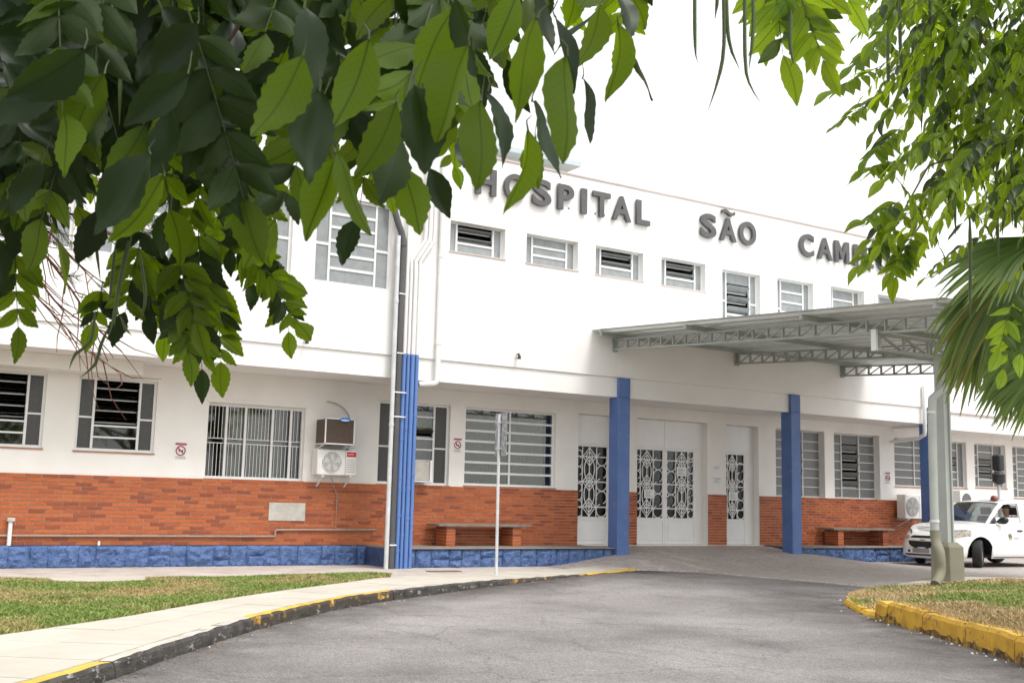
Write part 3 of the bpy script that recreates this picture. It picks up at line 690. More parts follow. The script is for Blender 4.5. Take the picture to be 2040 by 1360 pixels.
for k, opr in (('u5', (1,2,3)), ('u6', ()), ('u7', ()), ('u8', ())):
    W = window(k, U_OPS, -.035, [(.17,'s'),(.66,'l'),(.17,'s')], 5, glass='frost_up', side='frost_up', open_rows=opr, tilt=45, setback=.13, fw=.035, rail=.045)
    if k in ('u7', 'u8'):
        a, b, c, d = U_OPS[k]; s_ = MB().box(a-.10, a-.002, -.075, -.036, c, d+.09).box(b+.002, b+.10, -.075, -.036, c, d+.09).box(a-.001, b+.001, -.075, -.036, d+.002, d+.09); s_.build('surround', 'wall', W)
# curtains behind two of the windows
def curtain(W, x0, x1, y, z0, z1, n):
    mb = MB(); k = 0
    for i in range(n+1):
        x = x0+(x1-x0)*i/n; yy = y+(.03 if i % 2 else -.03)+RND.uniform(-.008, .008)
        mb.v += [Vector((x, yy, z0)), Vector((x, yy, z1))]
    for i in range(n): mb.f.append((2*i, 2*i+2, 2*i+3, 2*i+1)); mb.mi.append(0)
    mb.build('curtain', 'curtain', W, smooth_ang=60)
curtain(WD, 11.35, 13.45, GY+.42, 1.6, 3.15, 44); curtain(WC, 9.5, 10.8, GY+.40, 1.6, 3.1, 26)
# sliding window with vertical security bars
x0, x1, z0, z1 = G_OPS['S']; ya = GY+.10
mb = MB().box(x0, x0+.03, ya, ya+.07, z0, z1).box(x1-.03, x1, ya, ya+.07, z0, z1).box(x0+.03, x1-.03, ya, ya+.07, z0, z0+.045).box(x0+.03, x1-.03, ya, ya+.07, z1-.05, z1)
S = mb.build('window', 'alu', HOS)
box_part('sill', 'sill', S, x0-.02, x1+.02, GY-.02, ya-.003, z0-.03, z0-.003)
MB().box(x0-.04, x1+.04, GY-.03, GY-.003, z1+.012, z1+.05).build('lintel', 'wall_cream', S)
box_part('blind', 'curtain', S, x0+.4, x1-.3, ya+.3, ya+.31, z0+.02, z1-.02)
fr = [0, .19, .39, .68, .88, 1.0]
for i in range(5):
    a = x0+.03+(x1-x0-.06)*fr[i]; b = x0+.03+(x1-x0-.06)*fr[i+1]
    if i: box_part('mullion', 'alu', S, a-.021, a+.021, ya-.004, ya+.03, z0+.045, z1-.05)
    box_part('pane', 'glass', S, a+.005, b-.005, ya+.052, ya+.058, z0+.045, z1-.05)
    n = max(2, int((b-a)/.062)); zc = z0+.045+(z1-z0)*.47
    for z_ in (zc-.042, zc+.042): box_part('grille_rail', 'alu', S, a+.021, b-.021, ya+.034, ya+.046, z_-.007, z_+.007)
    for k in range(1, n):
        x = a+(b-a)*k/n
        for za, zb in ((z0+.045, zc-.045), (zc+.045, z1-.05)): box_part('security_bar', 'alu', S, x-.0045, x+.0045, ya+.036, ya+.044, round(za, 3), round(zb, 3))
# ---- doors with wrought-iron grilles
def arc_pts(cx, cz, r, a0, a1, n=10): return [(cx+r*math.cos(math.radians(a0+(a1-a0)*i/n)), cz+r*math.sin(math.radians(a0+(a1-a0)*i/n))) for i in range(n+1)]
def grille(mb, x0, x1, z0, z1, y, r=.0125, flip=1, lean=False):
    T = lambda pts, rr=r: mb.tube([(x, y, z) for x, z in pts], rr, 5)
    w = x1-x0; h = z1-z0
    cw = .44*w; cx = x0+w*(.5-.06*flip); xl, xr = cx-cw/2, cx+cw/2
    for x in (xl, xr, cx): T([(x, z0), (x, z1)])
    nodes = [z0+h*f for f in (.145, .50, .855)]
    for zc in nodes:
        T([(x0, zc), (x1, zc)], r*1.15)
        s = h*.135
        for sg in (-1, 1):         # concave diamond
            for sz in (-1, 1):
                T([(cx+sg*cw/2*(1-t)**1.9, zc+sz*s*t**1.9) for t in [k/8 for k in range(9)]][::1] if 0 else [(cx+sg*(cw/2)*(math.cos(t*math.pi/2)**2.2), zc+sz*s*(math.sin(t*math.pi/2)**2.2)) for t in [k/8 for k in range(9)]])
                T([(cx+sg*(cw/4.4)*(math.cos(t*math.pi/2)**1.4), zc+sz*s*.52*(math.sin(t*math.pi/2)**1.4)) for t in [k/6 for k in range(7)]])
    for a, b in zip(nodes, nodes[1:]):   # long ovals between the diamonds
        zm = (a+b)/2; hh = (b-a)/2*.92
        for sg in (-1, 1): T([(cx+sg*cw*.36*math.cos(math.radians(t)), zm+hh*math.sin(math.radians(t))) for t in range(-90, 91, 15)])
    for xa, xb, sg in ((x0, xl, 1), (xr, x1, -1)):     # scrolls in the side lanes
        rr_ = (xb-xa)/2*.95
        if rr_ < .03: continue
        zz = z0+rr_*1.1; k = 0
        while zz < z1-rr_*.8:
            xc = (xa+xb)/2; T(arc_pts(xc, zz, rr_, -70 if k % 2 else 110, 200 if k % 2 else 380, 12)); zz += rr_*2.0; k += 1
    mb.tube([(x0, y, z0), (x1, y, z0), (x1, y, z1), (x0, y, z1), (x0, y, z0)], r*1.5, 5)
def door_leaf(D, x0, x1, flip, y):
    """one leaf: frame, glass with grille above, panelled kick board below"""
    zb, zg, zt = .365, .95, 2.55; s = .05
    mb = MB().box(x0, x0+s, y, y+.05, zb, zt).box(x1-s, x1, y, y+.05, zb, zt).box(x0+s, x1-s, y, y+.05, zt-s, zt).box(x0+s, x1-s, y, y+.05, zg-.05, zg).box(x0+s, x1-s, y+.015, y+.045, zb, zg-.05)
    lf = mb.build('leaf', 'door_white', D)
    MB().box(x0+s+.05, x1-s-.05, y+.003, y+.016, zb+.09, zg-.12).build('kick_panel', 'door_white', lf, bevel=.006)
    box_part('pane', 'glass_door', lf, x0+s, x1-s, y+.034, y+.040, zg, zt-s)
    g_ = MB(); grille(g_, x0+s, x1-s, zg, zt-s, y+.012, flip=flip); g_.build('grille', 'door_white', lf, smooth_ang=50)
    return lf
for key, leaves in (('d1', 1), ('d2', 2), ('d3', 1)):
    x0, x1, z0, z1 = G_OPS[key]; y = GY+.17
    mb = MB().box(x0, x1, y, y+.04, 2.60, z1-.005)                     # solid panel above the door
    D = mb.build('door', 'door_white', HOS)
    MB().box(x0, x1, y-.02, y+.05, 2.553, 2.598).build('transom_bar', 'door_white', D)
    if leaves == 2:
        xm = x0+.95; MB().box(xm-.012, xm+.012, y-.012, y-.001, 2.60, z1-.01).build('cover_strip', 'door_white', D)
        l1 = door_leaf(D, x0+.005, xm-.003, 1, y); l2 = door_leaf(D, xm+.003, x1-.22, -1, y)
        mb = MB().box(x1-.217, x1-.002, y, y+.05, .365, 2.552); mb.build('side_panel', 'wall_cream', D)
        MB().tube([(xm+.05, y-.005, 1.42), (xm+.05, y-.05, 1.42), (xm+.15, y-.05, 1.42)], .011, 8).build('handle', 'dark_pipe', D, smooth_ang=40)
    else:
        door_leaf(D, x0+.005, x1-(.005 if key == 'd1' else .26), 1, y)
        if key == 'd3': MB().box(x1-.257, x1-.002, y, y+.05, .365, 2.552).build('side_panel', 'wall_cream', D)
# downpipe brackets, thin wires on the upper wall and small roof structure seen above the parapet
MB().box(10.4, 15.9, 4.9, 8.6, 7.76, 9.99).build('stair_tower', 'wall', HOS)
MB().box(9.9, 16.35, 4.4, 9.0, 9.991, 10.12).build('stair_tower_roof', 'teal', HOS)

def on_y(px, py, Y):
    d = FW + RT*((px-IMG_W/2)/FPX) - UP*((py-IMG_H/2)/FPX); return CAM + d*((Y-CAM.y)/d.y)
# ------------------------------------------------------------------ raised lettering on the upper wall
def text_mesh(s, offset=0.0, depth=.0, res=6):
    cu = bpy.data.curves.new('t', 'FONT'); cu.body = s; cu.offset = offset; cu.extrude = depth/2; cu.resolution_u = res
    o = bpy.data.objects.new('t', cu); COL.objects.link(o)
    dg = bpy.context.evaluated_depsgraph_get(); me = bpy.data.meshes.new_from_object(o.evaluated_get(dg))
    bpy.data.objects.remove(o); bpy.data.curves.remove(cu); return me
def flat_text(name, s, m, parent, x0, z0, width, height, y, depth=.002, offset=0.0):
    """text standing in the xz plane, facing -y, fitted into width x height"""
    me = text_mesh(s, offset, 1.0); co = np.zeros(len(me.vertices)*3); me.vertices.foreach_get('co', co); co = co.reshape(-1, 3)
    a, b = co.min(0), co.max(0); q = (co-a)/(b-a)
    out = np.stack([x0+q[:,0]*width, y-q[:,2]*depth, z0+q[:,1]*height], 1)
    c = out.mean(0); me.vertices.foreach_set('co', (out-c).ravel()); me.materials.clear(); me.materials.append(MT[m]); me.name = name; me.update()
    o = bpy.data.objects.new(name, me); o.location = Vector(c)-(ORG[parent] if parent else Vector()); ORG[o] = Vector(c); return finish(o, parent)
LET = thing('wall_lettering', 'raised dark grey capital letters reading HOSPITAL SÃO CAMILO on the upper wall', 'sign', (17, -.06, 7.28))
spec = [('H',968,370,.47),('O',1026,379,.52),('S',1079,388,.46),('P',1127,396,.40),('I',1163,407,.14),('T',1198,412,.46),('A',1238,423,.50),('L',1281,430,.37),
        ('S',1411,458,.46),('A',1450,466,.50),('O',1489,471,.52),('C',1607,497,.47),('A',1643,505,.50),('M',1677,513,.50),('I',1705,519,.14),('L',1729,525,.37),('O',1761,532,.52)]
for ch, px, py, wd in spec:
    P = on_y(px, py, -.1); xc = P.x
    tall = .56 if ch in 'OSC' else .54
    if ch == 'M':
        mp_ = [(0,0),(0,1),(.26,1),(.5,.50),(.74,1),(1,1),(1,0),(.77,0),(.77,.60),(.57,.16),(.43,.16),(.23,.60),(.23,0)]
        MB().prism([(xc-wd/2+a*wd, 7.28+b*.54) for a, b in mp_], -.13, -.06).build('letter', 'letter', LET)
    else: flat_text('letter', ch, 'letter', LET, xc-wd/2, 7.28-(.01 if ch in 'OSC' else 0), wd, tall, -.06, .07, offset=.030)
    for dx in (-.12, .12):
        if ch == 'I': dx *= .2
        box_part('letter_pin', 'letter', LET, xc+dx-.012, xc+dx+.012, -.066, -.034, 7.34, 7.364)
Pt = on_y(1450, 430, -.1)
mb = MB(); n = 10; top = []; bot = []
for i in range(n+1):
    t = i/n; x = Pt.x-.19+.38*t; z = 7.945+.035*math.sin(t*2*math.pi+.3); top.append((x, z+.038)); bot.append((x, z-.038))
mb.prism(top+bot[::-1], -.15, -.065).build('tilde', 'letter', LET)

# ------------------------------------------------------------------ entrance canopy of steel trusses
CAN = thing('entrance_canopy', 'grey steel truss canopy with corrugated sheet roof over the entrance', 'canopy', (15.6, -7, .2))
def tz(y): return 4.48 + .064*y           # bottom chord height (y is negative)
TX = [14.14, 17.62, 21.10]; YF = -8.2; TD = .215
for X in TX:
    ch = MB().bar((X, -.05, tz(0)), (X, YF, tz(YF)), .07, .035).bar((X, -.05, tz(0)+TD), (X, YF, tz(YF)+TD), .07, .035)
    T = ch.build('truss', 'steel', CAN)
    MB().box(X-.06, X+.06, -.075, -.037, tz(0)-.05, tz(0)+TD+.04).build('wall_plate', 'steel', T)
    n = 22
    for i in range(n):
        ya, yb = -.12+(YF+.12)*i/n, -.12+(YF+.12)*(i+1)/n
        MB().bar((X, ya, tz(ya)+.012), (X, ya, tz(ya)+TD-.012), .05, .028, up=(0,1,0)).build('truss_post', 'steel', T)
        MB().bar((X, ya-.02, tz(ya)+.014), (X, yb+.02, tz(yb)+TD-.014), .026, .02).build('truss_diagonal', 'steel', T)
YB = -6.95; zb0, zb1 = 3.77, 4.02
bm_ = MB().bar((14.06, YB, zb0), (21.2, YB, zb0), .08, .045).bar((14.06, YB, zb1), (21.2, YB, zb1), .08, .045).build('front_beam', 'steel', CAN)
MB().box(14.02, 14.07, YB-.05, YB+.05, zb0-.03, zb1+.06).build('end_plate', 'zinc', bm_)
xx = 14.15; k = 0
while xx < 20.7:
    MB().bar((xx, YB, zb0+.02), (xx, YB, zb1-.02), .06, .04, up=(0,1,0)).build('beam_post', 'steel', bm_)
    MB().bar((xx+.03, YB, zb1-.02), (xx+.57, YB, zb0+.02), .035, .03).build('beam_diagonal', 'steel', bm_)
    xx += .6
for i, y in enumerate((-.25, -2.9, -5.8, -8.4)):
    z = tz(y)+TD+.02
    MB().box(13.62, 21.90, y-.03, y+.03, z, z+.085).build('purlin', 'steel', CAN)
# corrugated sheets, ribs run from the wall outwards
def rib_z(u): 
    u = u % .4; return 0 if u < .19 else (.05*(u-.19)/.01 if u < .20 else (.05 if u < .39 else .05*(.4-u)/.01))
X = 13.56
while X < 21.5:
    xs = []
    for r_ in range(3): xs += [X+r_*.4+o_ for o_ in (0, .19, .20, .39)]
    xs.append(X+1.2); mb = MB()
    for y in (0.0-.04, -8.62):
        for x in xs: mb.v.append(Vector((x, y, tz(y)+TD+.160-rib_z(x-X+1e-6))))
    m_ = len(xs)
    for i in range(m_-1): mb.f.append((i, i+1, m_+i+1, m_+i)); mb.mi.append(0)
    o_ = mb.build('roof_sheet', 'sheet', CAN)
    md = o_.modifiers.new('thickness', 'SOLIDIFY'); md.thickness = .003
    X += 1.2
MB().box(13.53, 13.565, -8.62, -.04, 0, .05).v
for X in (15.60, 19.64):
    mb = MB().box(X-.05, X+.05, -7.055, -6.945, .62, zb0-.02).box(X-.085, X-.051, -7.085, -6.915, .62, zb0-.02).box(X+.051, X+.085, -7.085, -6.915, .62, zb0-.02)
    mb.build('column', 'pole_paint', CAN)
    bz = iz(X, -7)-.08
    vv = []
    for z, s in ((bz, .185), (.70, .18), (.77, .115)): vv += [(X-s, -7-s, z), (X+s, -7-s, z), (X+s, -7+s, z), (X-s, -7+s, z)]
    mb = MB().add(vv, [(0,1,5,4),(1,2,6,5),(2,3,7,6),(3,0,4,7),(4,5,9,8),(5,6,10,9),(6,7,11,10),(7,4,8,11),(8,9,10,11),(3,2,1,0)])
    mb.build('column_base', 'col_base', CAN, bevel=.012)
# rainwater pipe of the canopy, in front of the column
rp = thing('rain_pipe', 'pale grey plastic rain pipe clipped to the canopy column with bent foot', 'pipe', (15.2, -7.2, .2))
MB().tube(spline([(15.75,-7.45,3.55),(15.45,-7.33,3.30),(15.16,-7.2,3.08),(15.11,-7.17,2.85),(15.10,-7.16,1.4),(15.10,-7.16,.9)], .05), .066, 12).build('pipe', 'pole_paint', rp, smooth_ang=50)
MB().tube(spline([(15.10,-7.16,.96),(15.10,-7.17,.82),(15.08,-7.21,.72),(15.05,-7.27,.64),(15.04,-7.29,.52),(15.04,-7.29,.36),(14.98,-7.31,.25),(14.84,-7.34,.14)], .03), .078, 12).build('foot_bend', 'col_base', rp, smooth_ang=50)
for z in (2.82, 1.1): MB().tube([(15.10,-7.16,z-.02), (15.10,-7.16,z+.02)], .074, 12).build('clamp', 'zinc', rp, smooth_ang=40)

# ------------------------------------------------------------------ pipes on the facade
def pipe(name, label, pts, r, m, group=None, collars=(), cm=None, n=10):
    base = pts[-1]; t = thing(name, label, 'pipe', base, group)
    MB().tube(pts, r, n).build('pipe', m, t, smooth_ang=50)
    for c in collars: MB().tube([(c[0], c[1], c[2]-.025), (c[0], c[1], c[2]+.025)], r*1.18, n).build('collar', cm or m, t, smooth_ang=50)
    return t
gp = pipe('steel_pipe', 'slim galvanised pipe running full height beside the dark grey drainpipe', [(8.935,-.17,6.15),(8.935,-.17,-.01)], .042, 'grey_pipe', collars=((8.935,-.17,2.6),(8.935,-.17,4.9)))
dp = pipe('drainpipe', 'thick dark grey drainpipe beside the blue pipes', spline([(8.80,-.14,7.3),(8.82,-.14,6.75),(8.95,-.14,6.35),(9.045,-.14,6.1),(9.045,-.14,5.6)], .1)+[Vector((9.045,-.14,-.01))], .064, 'dark_pipe', collars=((9.045,-.14,6.0),))
for z in (5.05, 3.93, .42, 3.2, 2.75): box_part('strap', 'alu', dp, 8.975, 9.115, -.21, -.203, z-.012, z+.012)
for z in (3.2, 2.75): MB().bar((8.935,-.2,z), (9.2,-.2,z), .014, .02).build('bracket', 'alu', gp)
bx_ = [(9.165,-.125,.042),(9.255,-.125,.034),(9.345,-.125,.044),(9.435,-.125,.036)]
cols_ = [(2.35,1.65,.95,.32),(2.55,1.4,.6),(1.45,.9),(2.8,1.7,.8)]
for (x, y, r), cc, nm in zip(bx_, cols_, ('next to the dark drainpipe', 'second out from the dark drainpipe', 'third out from the dark drainpipe', 'farthest from the dark drainpipe')):
    t = pipe('blue_pipe', 'blue painted conduit on the column, '+nm, [(x, y, 3.93), (x, y, -.01)], r, 'blue_pipe', 'blue conduits on the column', collars=[(x, y, z) for z in cc])
    # white upper run of the same conduit
    top = [(x, y, 3.935), (x, y, 5.0)]
    if x > 9.2: top = [(x, y, 3.935), (x, y, 5.55), (x+.02, y, 5.75), (x+.24, y, 6.12), (x+.28, y, 6.3), (x+.28, y, 7.6)]
    else: top = [(x, y, 3.935), (x, y, 7.6)]
    MB().tube(spline(top, .08), r*.92, 8).build('upper_run', 'white_pipe', t, smooth_ang=50)
wp = pipe('white_downpipe', 'white downpipe with bend under the ledge beside the blue conduits', [(9.895,-.10,7.9),(9.895,-.10,3.52),(9.88,-.10,3.46),(9.84,-.09,3.43),(9.55,-.02,3.40)], .055, 'white_pipe', collars=((9.895,-.10,4.2),(9.895,-.10,5.9)))
pipe('white_downpipe', 'white downpipe under the canopy at the blue corner column', [(24.06,-.10,4.45),(24.06,-.10,3.3),(24.12,-.04,3.2),(24.2,.2,3.12),(24.2,1.1,3.05)], .05, 'white_pipe')
ug = pipe('wall_conduit', 'thin brown conduit stepping along the brick wall above the blue stone', [(-3,1.14,.505),(7.28,1.14,.515),(7.30,1.14,.53),(7.30,1.14,.62),(7.33,1.14,.635),(8.9,1.14,.645),(9.3,1.14,.65)], .019, 'rust_pipe')
MB().tube([(8.49,1.15,.645),(8.49,1.15,1.30),(8.45,1.13,1.36),(8.40,1.10,1.45),(8.30,1.02,1.62)], .011, 6).build('branch', 'rust_pipe', ug, smooth_ang=50)
sp = thing('vent_pipe', 'short white capped pipe standing on the blue stone at the brick wall', 'pipe', (2.80, 1.08, .358))
MB().tube([(2.80,1.12,.356),(2.80,1.12,.74)], .034, 10).build('pipe', 'white_pipe', sp, smooth_ang=50); MB().box(2.74,2.86,1.06,1.17,.74,.80).build('cap', 'vent_grey', sp, bevel=.008)
MB().tube([(4.2,1.12,.356),(4.2,1.12,.43)], .022, 8).build('pipe_stub', 'white_pipe', smooth_ang=50, label='tiny white pipe stub standing on the blue stone left of the barred window', cat='pipe')
MB().box(7.16, 7.87, GY-.045, GY-.027, .80, 1.13).build('cement_patch', 'vent_grey', bevel=.006, label='rectangular grey cement panel set in the brick wall', cat='panel')
# small wall lamps
for x, z, lb in ((11.7, 4.14, 'small black lamp on the white wall right of the white downpipe'), (7.23, 4.02, 'small black lamp on the white wall left of the pipes')):
    t = thing('wall_lamp', lb, 'lamp', (x, -.05, z)); MB().box(x-.04, x+.04, -.05, -.036, z-.05, z+.05).build('back_plate', 'alu', t); MB().tube([(x, -.05, z+.02), (x, -.12, z+.03), (x, -.14, z-.02), (x, -.14, z-.08)], [.012, .012, .03, .036], 10).build('lamp_head', 'black', t, smooth_ang=50)

MT['badge_pink'] = mat('badge_pink', (.75,.35,.36), None, .6)
# ------------------------------------------------------------------ air conditioners
def fan_front(mb, cx, cz, r, y):
    for rr in (r,): mb.tube([(cx+rr*math.cos(a*math.pi/12), y, cz+rr*math.sin(a*math.pi/12)) for a in range(25)], .0035, 4, cap=False)
    for k in range(-7, 8):
        x = r*k/8; h = math.sqrt(r*r-x*x); mb.bar((cx+x, y, cz-h), (cx+x, y, cz+h), .010, .004, up=(0,1,0))
    return mb
def outdoor_unit(label, x0, x1, y0, y1, z0, z1, badge):
    t = thing('air_conditioner', label, 'air conditioner', ((x0+x1)/2, (y0+y1)/2, z0))
    MB().box(x0, x1, y0, y1, z0, z1).build('casing', 'ac_white', t, bevel=.015)
    h = z1-z0; cx, cz, r = x0+.36*(x1-x0), (z0+z1)/2, .40*h
    MB().disc((cx, cz), r, y0-.006, y0-.001, 28).build('fan_opening', 'ac_dark', t)
    f_ = MB()
    for a in range(0, 360, 72):
        c, s = math.cos(math.radians(a)), math.sin(math.radians(a)); d, e = math.cos(math.radians(a+40)), math.sin(math.radians(a+40))
        f_.add([(cx+.03*c, y0-.009, cz+.03*s), (cx+r*.9*c, y0-.011, cz+r*.9*s), (cx+r*.9*d, y0-.008, cz+r*.9*e)], [(0,1,2)])
    f_.build('fan_blades', 'fan', t)
    fan_front(MB(), cx, cz, r, y0-.014).build('guard', 'ac_white', t, smooth_ang=50)
    MB().box(x0+.70*(x1-x0), x0+.706*(x1-x0), y0-.004, y0-.0005, z0+.02, z1-.02).build('panel_seam', 'ac_dark', t)
    for k in range(6): zz = z0+h*(.15+.09*k); MB().box(x0+.73*(x1-x0), x1-.03, y0-.004, y0-.0005, zz, zz+.006).build('louvre', 'ac_dark', t)
    for xb in (x0+.12, x1-.12):
        MB().bar((xb, y0-.02, z0-.02), (xb, GY-.002, z0-.02), .03, .03).bar((xb, y0, z0-.03), (xb, GY-.01, z0-.22), .025, .02).build('bracket', 'alu', t)
    if badge:
        b_ = MB().box(x0+.735*(x1-x0), x1-.025, y0-.004, y0-.0005, z1-.125, z1-.035).build('badge', 'red', t)
        MB().box(x0+.75*(x1-x0), x1-.07, y0-.0055, y0-.0042, z1-.09, z1-.066).build('badge_streak', 'badge_pink', b_)
    return t
outdoor_unit('white split air conditioner with red badge hung under the brown window unit', 7.95, 8.75, .88, 1.15, 1.66, 2.14, True)
outdoor_unit('white split air conditioner on the wall beside the blue corner column', 24.35, 25.15, .80, 1.08, 1.05, 1.68, False)
t = thing('window_air_conditioner', 'boxy brown backed air conditioner with blue oval badge sticking out of the wall', 'air conditioner', (8.3, .9, 2.22))
MB().box(8.02, 8.60, .74, 1.19, 2.25, 2.70).build('casing', 'ac_brown', t, bevel=.01)
fr_ = MB()
for x in (8.02, 8.60):
    fr_.bar((x,.73,2.24), (x,.73,2.71), .022, .022)
fr_.bar((8.01,.73,2.24), (8.61,.73,2.24), .022, .022).bar((8.01,.73,2.71), (8.61,.73,2.71), .022, .022)
for x in (8.02, 8.60): fr_.bar((x,.74,2.24), (x,1.19,2.24), .022, .022).bar((x,.76,2.23), (x,1.19,2.12), .022, .018)
fr_.build('frame', 'alu', t)
MB().prism([(8.40+.11*math.cos(a*math.pi/10), 2.70+.042*math.sin(a*math.pi/10)) for a in range(20)], .705, .718).build('badge', 'blue_badge', t)
MB().prism([(8.395+.085*math.cos(a*math.pi/10), 2.687+.014*math.sin(a*math.pi/10)) for a in range(20)], .702, .7045).build('badge_streak', 'paper', t)
for k in range(9): zz = 2.29+.043*k; MB().box(8.06, 8.56, .732, .739, zz, zz+.008).build('fin', 'ac_brown', t)
pipe('drain_hose', 'grey hose curling down the wall to the brown air conditioner', spline([(8.20,1.16,3.06),(8.42,1.14,3.02),(8.60,1.12,2.88),(8.68,1.11,2.68),(8.67,1.10,2.4),(8.67,1.10,2.15)], .06), .014, 'vent_grey', n=7)
t = thing('window_air_conditioner', 'grey window air conditioner in white frame set into the louvred window', 'air conditioner', (10.2, 1.1, 1.6))
MB().box(9.98, 10.36, .98, 1.35, 1.62, 2.0).build('casing', 'vent_grey', t, bevel=.01); MB().box(10.37, 10.42, .97, 1.35, 1.60, 2.02).box(9.96, 10.43, .96, 1.36, 1.59, 1.615).build('frame', 'alu', t)
t = thing('air_conditioner', 'pale air conditioner low on the wing wall behind the car', 'air conditioner', (27.1, .85, 1.3))
MB().box(26.7, 27.45, .86, 1.17, 1.30, 1.84).build('casing', 'ac_white', t, bevel=.012); MB().disc((26.98, 1.57), .2, .853, .859, 20).build('fan_opening', 'ac_dark', t)

# ------------------------------------------------------------------ notices
def notice(label, x0, x1, z0, z1, y, kind):
    t = thing('notice', label, 'sign', ((x0+x1)/2, y, z0)); W_ = x1-x0; H_ = z1-z0
    MB().box(x0, x1, y-.006, y, z0, z1).build('plate', 'paper', t)
    if kind == 'ban':
        MB().box(x0+.01, x1-.01, y-.0085, y-.0065, z1-.16*H_, z1-.03*H_).build('header', 'red_faded', t)
        cx, cz, r = (x0+x1)/2, z0+H_*.50, W_*.36
        MB().tube([(cx+r*math.cos(a*math.pi/12), y-.009, cz+r*math.sin(a*math.pi/12)) for a in range(25)], W_*.055, 5, cap=False).build('ring', 'red_faded', t)
        MB().bar((cx-r*.7, y-.010, cz+r*.7), (cx+r*.7, y-.010, cz-r*.7), .004, W_*.09, up=(0,0,1)).build('slash', 'red_faded', t)
        pic = [(-.6,.1),(-.35,.3),(-.1,.12),(.4,.15),(.6,.35),(.55,.05),(.45,-.35),(.32,-.35),(.28,-.1),(-.2,-.1),(-.28,-.38),(-.42,-.38),(-.40,-.02)]
        MB().prism([(cx+a*r, cz+b*r) for a, b in pic], y-.0082, y-.0065).build('pictogram', 'black', t)
        for k in range(2): MB().box(x0+.02, x1-.02, y-.008, y-.0065, z0+H_*(.05+.07*k), z0+H_*(.08+.07*k)).build('text_line', 'ink', t)
    else:
        n = 5
        for k in range(n):
            zz = z0+H_*(.2+.14*k); MB().box(x0+W_*.14, x1-W_*RND.choice((.14,.2,.4)), y-.008, y-.0065, zz, zz+H_*.045).build('text_line', 'ink', t)
    return t
notice('prohibition sign with red ring on white wall between louvred and barred windows', 5.38, 5.60, 1.86, 2.15, GY-.004, 'ban')
notice('prohibition sign with red ring on the narrow white pier beside the curtained window', 11.0, 11.2, 2.22, 2.51, GY-.004, 'ban')
notice('prohibition sign with red ring half hidden behind the blue column at the double door', 15.30, 15.50, 1.84, 2.13, GY-.004, 'ban')
notice('prohibition sign with red ring on the wall before the last blue column', 24.06, 24.27, 1.95, 2.26, GY-.004, 'ban')
MB().box(15.34, 15.52, GY-.012, GY-.003, 2.42, 2.50).build('house_number_plate', 'black', label='small black plate on the pier beside the double door', cat='sign')
DY = GY+.155
notice('printed paper on the left leaf of the double door', 16.08, 16.38, 1.40, 1.60, DY, 'paper')
notice('printed paper on the right leaf of the double door', 17.04, 17.34, 1.93, 2.14, DY, 'paper')
notice('printed paper on the single door right of the double door', 18.66, 18.95, 1.40, 1.60, DY, 'paper')
notice('upper white notice on the pier between the doors', 18.04, 18.28, 2.12, 2.2, GY-.004, 'paper')
notice('lower white notice on the pier between the doors', 18.02, 18.30, 1.78, 1.95, GY-.004, 'paper')

# ------------------------------------------------------------------ benches on the terrace
def bench(label, x0, x1, y0, y1):
    t = thing('bench', label, 'bench', ((x0+x1)/2, (y0+y1)/2, .358))
    MB().box(x0, x1, y0, y1, .74, .79).build('seat', 'bench_top', t, bevel=.006)
    for xa in (x0+.20, x1-.40):
        lg = MB().box(xa+.006, xa+.194, y0+.056, y1-.01, .358, .739).build('leg', 'mortar', t)
        z = .362; r_ = 0
        while z < .72:
            MB().box(xa, xa+.2, y0+.05, y0+.15, z, z+.052).box(xa-.001, xa+.201, y0+.16, y1-.012, z, z+.052).build('brick', 'brick', lg)
            z += .0628
bench('brick legged stone bench on the terrace beside the signpost', 10.42, 12.55, .62, 1.12)
bench('brick legged stone bench on the terrace under the grid windows', 21.45, 23.7, .62, 1.12)

# ------------------------------------------------------------------ sign post by the kerb, slab, drain cover
t = thing('street_sign', 'bare metal back of a rectangular sign on a thin grey post by the kerb', 'sign', (9.99, -2.26, 0))
MB().tube([(10.0,-2.26,-.02),(9.985,-2.26,2.74)], .027, 10).build('post', 'grey_pipe', t, smooth_ang=50)
th = math.radians(-98); c_, s_ = math.cos(th), math.sin(th); mb = MB()
def sp_(u, v, z): return (9.985+u*c_-v*s_, -2.26+u*s_+v*c_, z)
ua, ub = -.25, .25
mb.add([sp_(ua,.035,2.02), sp_(ub,.035,2.02), sp_(ub,.035,2.76), sp_(ua,.035,2.76), sp_(ua,.038,2.02), sp_(ub,.038,2.02), sp_(ub,.038,2.76), sp_(ua,.038,2.76)], [(0,1,2,3),(7,6,5,4),(0,4,5,1),(1,5,6,2),(2,6,7,3),(3,7,4,0)])
mb.build('plate', 'sign_back', t)
for z in (2.15, 2.6): MB().bar(sp_(-.05,.0,z), sp_(.05,.0,z), .07, .03).build('clamp', 'zinc', t)
MB().box(2.95, 4.15, -2.35, -1.65, -.02, .035).build('concrete_lid', 'slab', bevel=.01, label='pale square concrete inspection lid at the edge of the lawn', cat='lid')
MB().box(9.35, 9.98, -1.12, -.92, -.004, .006).build('drain_cover', 'iron', label='rusty iron drain cover in the pavement near the pipes', cat='drain cover')
